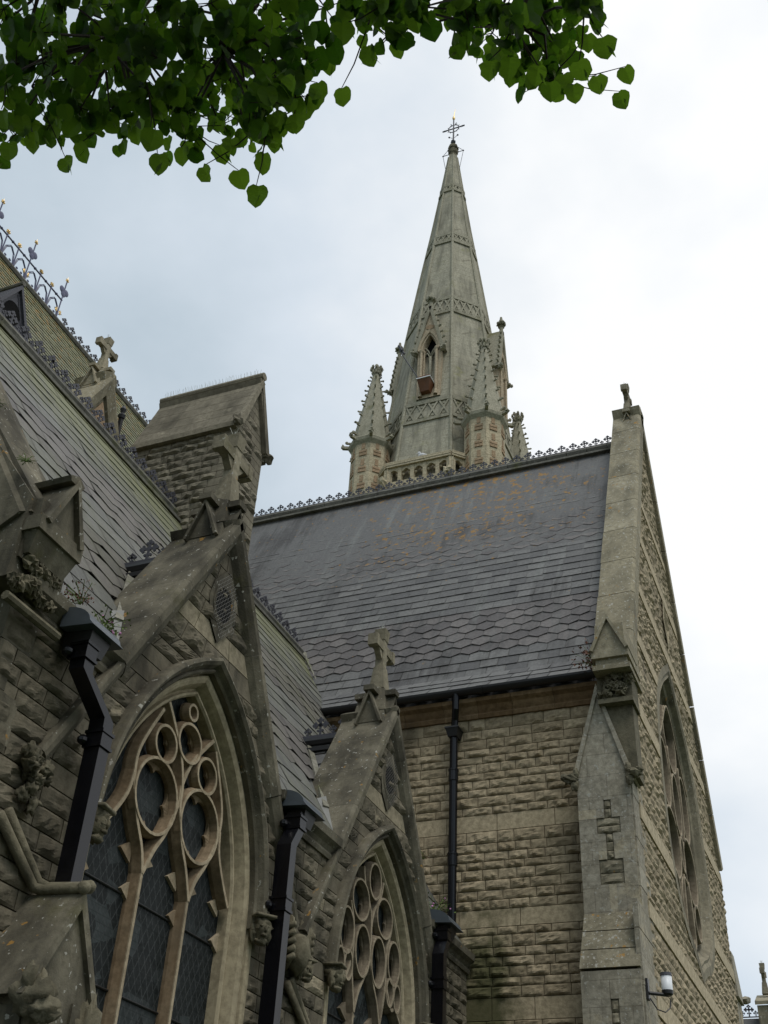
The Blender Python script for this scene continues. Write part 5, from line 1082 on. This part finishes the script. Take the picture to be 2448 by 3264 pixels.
# ================================================================== floodlight, weeds, distant chapel
t = thing('floodlight', 'white cylindrical lamp on a black wall bracket beside the corner buttress', 'wall lamp', (-2.56, 14.3, 5.2))
lx, ly, lz = -2.38, 14.55, 5.27
mb = MB(); mb.rings((lx, ly, lz), [(.066, -.08), (.066, .09)], 24, 0, .5); mb.build('lamp_body', 'white', t, True)
mb = MB(); mb.rings((lx, ly, lz), [(.0675, .088), (.072, .09), (.068, .125), (.03, .13)], 24); mb.build('lamp_cap', 'iron', t); mb = MB(); mb.rings((lx, ly, lz), [(.045, -.14), (.066, -.12), (.0695, -.078)], 24, capb=True); mb.build('lamp_base', 'gutter', t)
mb = MB(); mb.box((-2.605, 14.36, 5.06), (-2.575, 14.46, 5.3)); mb.tube([(-2.58, 14.41, 5.14), (lx, ly, 5.14)], .022, 8); mb.build('bracket', 'gutter', t)
mb = MB(); mb.tube([(-2.57, 14.42, 5.08), (-2.5, 14.45, 4.96), (-2.42, 14.52, 4.94), (-2.37, 14.58, 5.0), (-2.36, 14.6, 5.1)], .008, 6); mb.build('cable', 'gutter', t)
def weed(c, r, n, mat, label, sag=0.0, petals=0):
    t = thing('gutter_weed', label, 'wild plant', c, 'weeds growing on the church masonry'); mb = MB(); st = MB(); c = V(c); pt_ = MB()
    for i in range(n):
        d = V((random.gauss(0, .6), random.gauss(0, .6), abs(random.gauss(.5, .5)) - sag)).normalized(); L = r * random.uniform(.4, 1.1); tip = c + d * L; st.tube([c, c + d * L * .5 + Z * .1 * r, tip], .003, 3)
        for k in range(7):
            q = c.lerp(tip, random.uniform(.35, 1.05)) + V((random.gauss(0, 1), random.gauss(0, 1), random.gauss(0, 1))) * r * .12; a = V((random.gauss(0, 1), random.gauss(0, 1), random.gauss(0, 1))).normalized(); b = a.cross(V((random.gauss(0, 1), random.gauss(0, 1), 1))).normalized(); s = r * random.uniform(.04, .08)
            mb.add([q - a * s, q + b * s * .6, q + a * s * 1.2, q - b * s * .6], [(0, 1, 2, 3)])
        if petals and i % 4 == 0: pt_.lump(tip, .012, .2, 5, 6)
    mb.build('leaves', mat, t); st.build('stems', 'weed', t)
    if petals: pt_.build('flowers', 'petal', t)
weed((-5.02, 5.75, 5.95), .2, 16, 'weed_red', 'reddish weed growing on the cornice beside the first drain hopper')
weed((-5.15, 6.2, 6.0), .24, 22, 'weed', 'green flowering weed in the valley beside the nearer window gable', 0, 1)
weed((-3.0, 14.7, 9.78), .42, 34, 'weed_red', 'rusty red weed at the end of the roof gutter by the gable kneeler')
weed((-5.05, 13.65, 6.02), .24, 20, 'weed', 'green weed beside the hopper where the aisle meets the tan wall', 0, 1)
weed((-5.6, 14.6, 7.1), .13, 12, 'weed_red', 'small reddish weed in the valley behind the second window gable')
random.seed(31)
weed((-5.68, 4.93, 7.46), .13, 22, 'moss', 'green tuft sprouting high on the sloping coping at the far left edge')
weed((-5.12, 4.92, 6.72), .07, 16, 'moss', 'small green tuft low on the coping beside the carved kneeler')
dc = thing('distant_chapel', 'far grey gable end with slate roof just visible at the lower right edge', 'church building', (-4, 45, 0))
mb = MB(); mb.box((-9, 44.6, 0), (-3.4, 52, 8)); mb.box((-4.15, 44.3, 8), (-3.55, 45.4, 11.9)); mb.prism([(-4.2, 44.2, 11.9), (-3.5, 44.2, 11.9), (-3.5, 45.3, 12.35), (-4.2, 45.3, 12.35)], (0, 0, .12)); mb.box((-4.1, 44.2, 11.2), (-3.3, 44.8, 11.55)); mb.build('chapel_wall', 'coping_lt', dc)
mb = MB(); mb.prism([(-9, 43.4, 9.2), (-9, 45, 11.62), (-9, 46.6, 9.2)], (4.9, 0, 0)); mb.build('chapel_roof', 'slate_tr', dc)
cresting((-7.0, 45, 11.66), (-4.2, 45, 11.66), 'distant iron cresting on the far roof at the lower right edge', .45, 1.9)
cross((-3.84, 44.9, 12.4), .95, Y, 'dress', 'distant stone cross at the lower right edge of the picture')

# ================================================================== lime tree overhead
random.seed(41)
lt = thing('lime_tree', 'lime tree whose green leafy boughs hang across the top of the picture', 'tree', (1.7, -2.4, 0))
SPR = [ (-2.48,1.58,5.77,0.06), (-2.58,1.77,6.15,0.07), (-1.94,1.43,5.24,0.05), (-2.03,1.59,5.48,0.06), (-2.00,1.69,5.69,0.06), (-1.70,1.60,5.33,0.06), (-1.64,1.66,5.39,0.06), (-1.52,1.66,5.34,0.06), (-1.47,1.75,5.39,0.06), (-1.48,1.92,5.70,0.06), (-1.24,1.76,5.34,0.05), (-1.18,1.86,5.43,0.06), (-2.58,1.66,5.83,0.06), (-1.89,1.34,4.86,0.05), (-2.21,1.67,5.55,0.06), (-2.23,1.80,5.76,0.06), (-1.86,1.59,5.23,0.06), (-1.71,1.58,5.11,0.05), (-1.94,1.95,5.90,0.06), (-1.56,1.64,5.17,0.05), (-1.41,1.66,5.10,0.05), (-1.46,1.85,5.43,0.06), (-1.49,2.05,5.78,0.06), (-1.14,1.71,4.99,0.05), (-2.20,1.53,5.15,0.06), (-2.12,1.57,5.17,0.06), (-2.37,1.90,5.80,0.07), (-2.00,1.69,5.34,0.06), (-2.17,2.00,5.84,0.07), (-1.64,1.61,4.99,0.05), (-1.66,1.74,5.22,0.06), (-1.74,1.98,5.61,0.06), (-1.78,2.15,5.94,0.07), (-1.44,1.95,5.35,0.06), (-1.27,1.82,5.07,0.05), (-2.08,1.43,4.85,0.05), (-2.32,1.71,5.34,0.06), (-1.95,1.55,4.95,0.05), (-2.31,1.94,5.73,0.06), (-2.22,2.01,5.76,0.07), (-1.70,1.67,4.93,0.05), (-1.69,1.75,5.05,0.05), (-1.92,2.10,5.75,0.06), (-1.71,2.04,5.55,0.06), (-1.72,2.19,5.74,0.06), (-1.37,1.92,5.18,0.06), (-1.22,1.81,4.89,0.05), (-2.18,1.62,4.97,0.05), (-2.43,1.95,5.61,0.06), (-1.98,1.67,4.97,0.05), (-1.94,1.76,5.06,0.06), (-1.90,1.84,5.15,0.06), (-1.79,1.88,5.17,0.06), (-1.72,1.91,5.15,0.06), (-1.93,2.27,5.79,0.07), (-1.38,1.81,4.86,0.05), (-1.24,1.72,4.69,0.05), (-2.76,2.01,5.70,0.07), (-2.23,2.17,5.65,0.07), (-2.17,2.27,5.81,0.07), (-1.75,1.95,5.13,0.06), (-1.93,2.35,5.77,0.07), (-1.81,2.39,5.73,0.07), (-1.37,1.90,4.91,0.05), (-2.44,1.95,5.49,0.05), (-2.39,2.05,5.61,0.05), (-1.20,2.09,5.80,0.05), (-1.09,2.04,5.59,0.05), (-0.95,1.94,5.26,0.04), (-0.90,1.94,5.40,0.05), (-0.93,1.83,5.25,0.04), (-0.74,1.78,5.04,0.04), (-0.82,2.19,5.72,0.05), (-0.69,2.03,5.28,0.05), (-0.74,2.46,5.96,0.06), (-0.50,1.90,4.97,0.05), (-0.61,2.61,6.07,0.06), (-0.49,2.49,5.78,0.06), (-0.45,2.66,6.14,0.06), (-0.75,2.59,6.00,0.05), (-0.65,2.64,6.00,0.05), (-0.49,2.44,5.56,0.05), (-0.28,1.93,4.99,0.03), (-0.47,2.46,5.95,0.06), (-0.53,1.95,5.20,0.05), (-0.65,2.01,5.36,0.05), (-0.53,2.37,5.83,0.05), (-0.51,2.42,5.45,0.04) ]
LEAF = [ (-2.242,1.666,4.851), (-2.262,1.935,5.126), (-2.077,1.824,4.979), (-2.127,1.659,4.838), (-1.718,1.830,4.747), (-1.826,2.053,5.130), (-1.646,1.988,4.856), (-1.621,2.154,5.025), (-1.419,1.996,4.824), (-1.417,1.994,4.646), (-1.415,2.036,4.993), (-1.550,2.089,5.185), (-1.249,1.897,4.828), (-1.293,2.083,5.305), (-1.242,2.174,5.374), (-1.239,2.051,5.392), (-1.959,1.932,5.161), (-2.075,1.478,4.695), (-1.070,2.022,5.312), (-1.007,2.130,5.488), (-0.799,1.813,5.037), (-1.071,1.819,5.141), (-0.458,2.191,5.016), (-0.406,2.331,5.177), (-0.315,2.302,5.141), (-0.254,2.384,5.131), (-0.229,2.469,5.398), (-0.251,2.068,4.969), (-0.337,2.103,4.940), (-0.558,2.040,4.981), (-0.616,2.020,4.970), (-0.473,2.064,4.930), (-1.720,2.143,5.211), (-1.763,2.058,5.149), (-1.671,1.721,4.712), (-1.929,1.771,4.998), (-2.143,1.605,4.865), (-1.254,1.935,4.948), (-1.337,1.948,4.929), (-0.334,2.296,5.402), (-0.433,2.320,5.246) ]
HUB = [ (-2.32,1.57,5.96), (-1.96,1.75,6.10), (-1.49,1.84,5.91), (-1.19,2.02,6.03), (-0.87,2.08,5.96), (-0.56,2.22,5.96), (-0.33,2.25,5.87), (-2.02,1.76,5.55), (-1.69,1.98,5.63), (-0.59,2.30,5.68) ]
mb = MB(); mb.tube([(1.7, -2.4, -.1), (1.68, -2.4, .5), (1.62, -2.3, 2.5), (1.55, -2.2, 5.0), (1.4, -2.0, 8.0), (1.3, -1.8, 11)], [.42, .31, .27, .22, .15, .05], 14); mb.build('trunk', 'bark', lt, True)
mb = MB(); limb = [(1.5, -2.1, 6.0), (1.1, -1.2, 6.9), (.6, -.3, 7.1)]
mb.tube(limb, [.13, .09, .06], 8)
bough = []
for h in HUB[:7]:
    a = V(limb[2]); b = V(h); p = [a]
    for k in range(1, 7): p.append(a.lerp(b, k / 7) + V((random.gauss(0, .06), random.gauss(0, .06), .3 * math.sin(math.pi * k / 7) + random.gauss(0, .05))))
    p.append(b); mb.tube(p, [.035, .033, .03, .027, .024, .02, .017, .014], 6); bough += p[1:-1]
for h, k in ((7, 1), (8, 2), (9, 5)): a, b = V(HUB[k]), V(HUB[h]); mb.tube([a, a.lerp(b, .5) + V((.04, .03, .05)), b], [.02, .014, .006], 5)
for (x, y, z) in ((-2.6, -1.6, 8.4), (4.6, -1.2, 8.6), (1, -4.3, 8.4), (1.2, .6, 9.5), (-1, -3.4, 9.8), (3.4, -3.2, 10)): a = V((1.5, -2.1, 6.5)); b = V((x, y, z)); mb.tube([a, a.lerp(b, .5) + Z * .3, b], [.1, .06, .02], 6)
LO = [[(0, .05), (.24, -.02)], [(0, .14), (.45, .1)], [(0, .3), (.56, .3)], [(0, .5), (.53, .52)], [(0, .72), (.44, .75)], [(0, .9), (.24, .93)]]
cw = MB()
def leaf(c, L, tip=None, nrm=None, tint=None):
    c = V(c); t = V(tip or (random.gauss(-.15, .45), random.gauss(.7, .4), random.gauss(-.75, .4))).normalized(); n = V(nrm or (random.gauss(0, .45), random.gauss(.5, .42), random.gauss(.8, .3)))
    n = (n - t * n.dot(t)).normalized(); s = t.cross(n); fold = random.uniform(.02, .38); curl = random.uniform(-.15, .5); wd = random.uniform(.84, 1.08); tint = random.random() if tint is None else tint; tw = random.gauss(0, .18)
    P = lambda x, y, r=0: c + s * (x * L * wd) + t * ((y - .45) * L) + n * ((-abs(x) * fold - curl * max(0, y - .25) ** 2 + tw * x * (y - .4) + r) * L)
    vs = []
    for a, b in LO: j_ = random.uniform(.86, 1.1); vs += [P(a[0], a[1]), P(b[0] * j_, b[1], random.gauss(0, .03)), P(-b[0] * random.uniform(.86, 1.1), b[1] + random.gauss(0, .02), random.gauss(0, .03))]
    vs.append(P(random.gauss(0, .03), 1.07)); fs = [(3 * i, 3 * i + 1, 3 * i + 4, 3 * i + 3) for i in range(5)] + [(3 * i + 2, 3 * i, 3 * i + 3, 3 * i + 5) for i in range(5)] + [(15, 16, 18), (17, 15, 18)]
    cw.add(vs, fs, tint)
def bract(c, L):
    c = V(c); t = V((random.gauss(0, .5), random.gauss(.3, .4), -1)).normalized(); s = t.cross(V((random.gauss(0, 1), 1, random.gauss(0, 1)))).normalized()
    cw.add([c, c + s * L * .12 + t * L * .4, c + t * L, c - s * L * .12 + t * L * .4], [(0, 1, 2, 3)], 1.4)
hubs = [V(h) for h in HUB]
for x, y, z, r in SPR:
    c = V((x, y, z)); h = min(hubs, key=lambda q: (q - c).length); mid = h.lerp(c, .5) + V((random.gauss(0, .03), random.gauss(0, .03), .04)); mb.tube([h, mid, c], [.009, .006, .003], 4)
    for k in range(13):
        q = c + V((random.gauss(0, r * .85), random.gauss(0, r * .85), random.gauss(0, r * .7))); leaf(q, random.choice((.042, .05, .057, .063, .07)) * random.uniform(.9, 1.08)); 
        if k % 3 == 0: mb.tube([c, q], [.0025, .0015], 3)
        if k % 5 == 0: bract(q, .06)
for q in bough:                                    # foliage along the boughs above the picture
    for j in range(3):
        c = q + V((random.gauss(0, .22), random.gauss(0, .16), abs(random.gauss(.05, .2)))); mb.tube([q, q.lerp(c, .5) + Z * .04, c], [.008, .006, .003], 4)
        for k in range(12): leaf(c + V((random.gauss(0, .12), random.gauss(0, .12), random.gauss(.02, .1))), random.choice((.05, .06, .07, .08)))
for q in LEAF:
    c = V(q); h = min([V(s[:3]) for s in SPR], key=lambda p: (p - c).length); leaf(c, random.uniform(.062, .074), (random.gauss(-.1, .25), random.gauss(.75, .15), random.gauss(-.7, .15)), (random.gauss(0, .2), random.gauss(.55, .2), .8), random.uniform(.75, 1.15)); mb.tube([h, h.lerp(c, .6) + Z * .01, c - V((0, .02, -.02))], [.003, .0025, .0015], 4)
    if random.random() < .4: bract(c + V((.01, 0, .0)), .055)
for k in range(6500):                             # rest of the crown, unseen above and behind the viewer, enlarged to shade facade
    d = V((random.gauss(0, 1), random.gauss(0, 1), random.gauss(0, 1))).normalized() * random.uniform(.45, 1) ** .5
    leaf((.2 + d.x * 5.4, -1.5 + d.y * 3.4, 8.8 + d.z * 3.5), random.uniform(.16, .28))
mb.build('branches', 'bark', lt); cw.build('crown', 'leaf', lt)
clean_base()
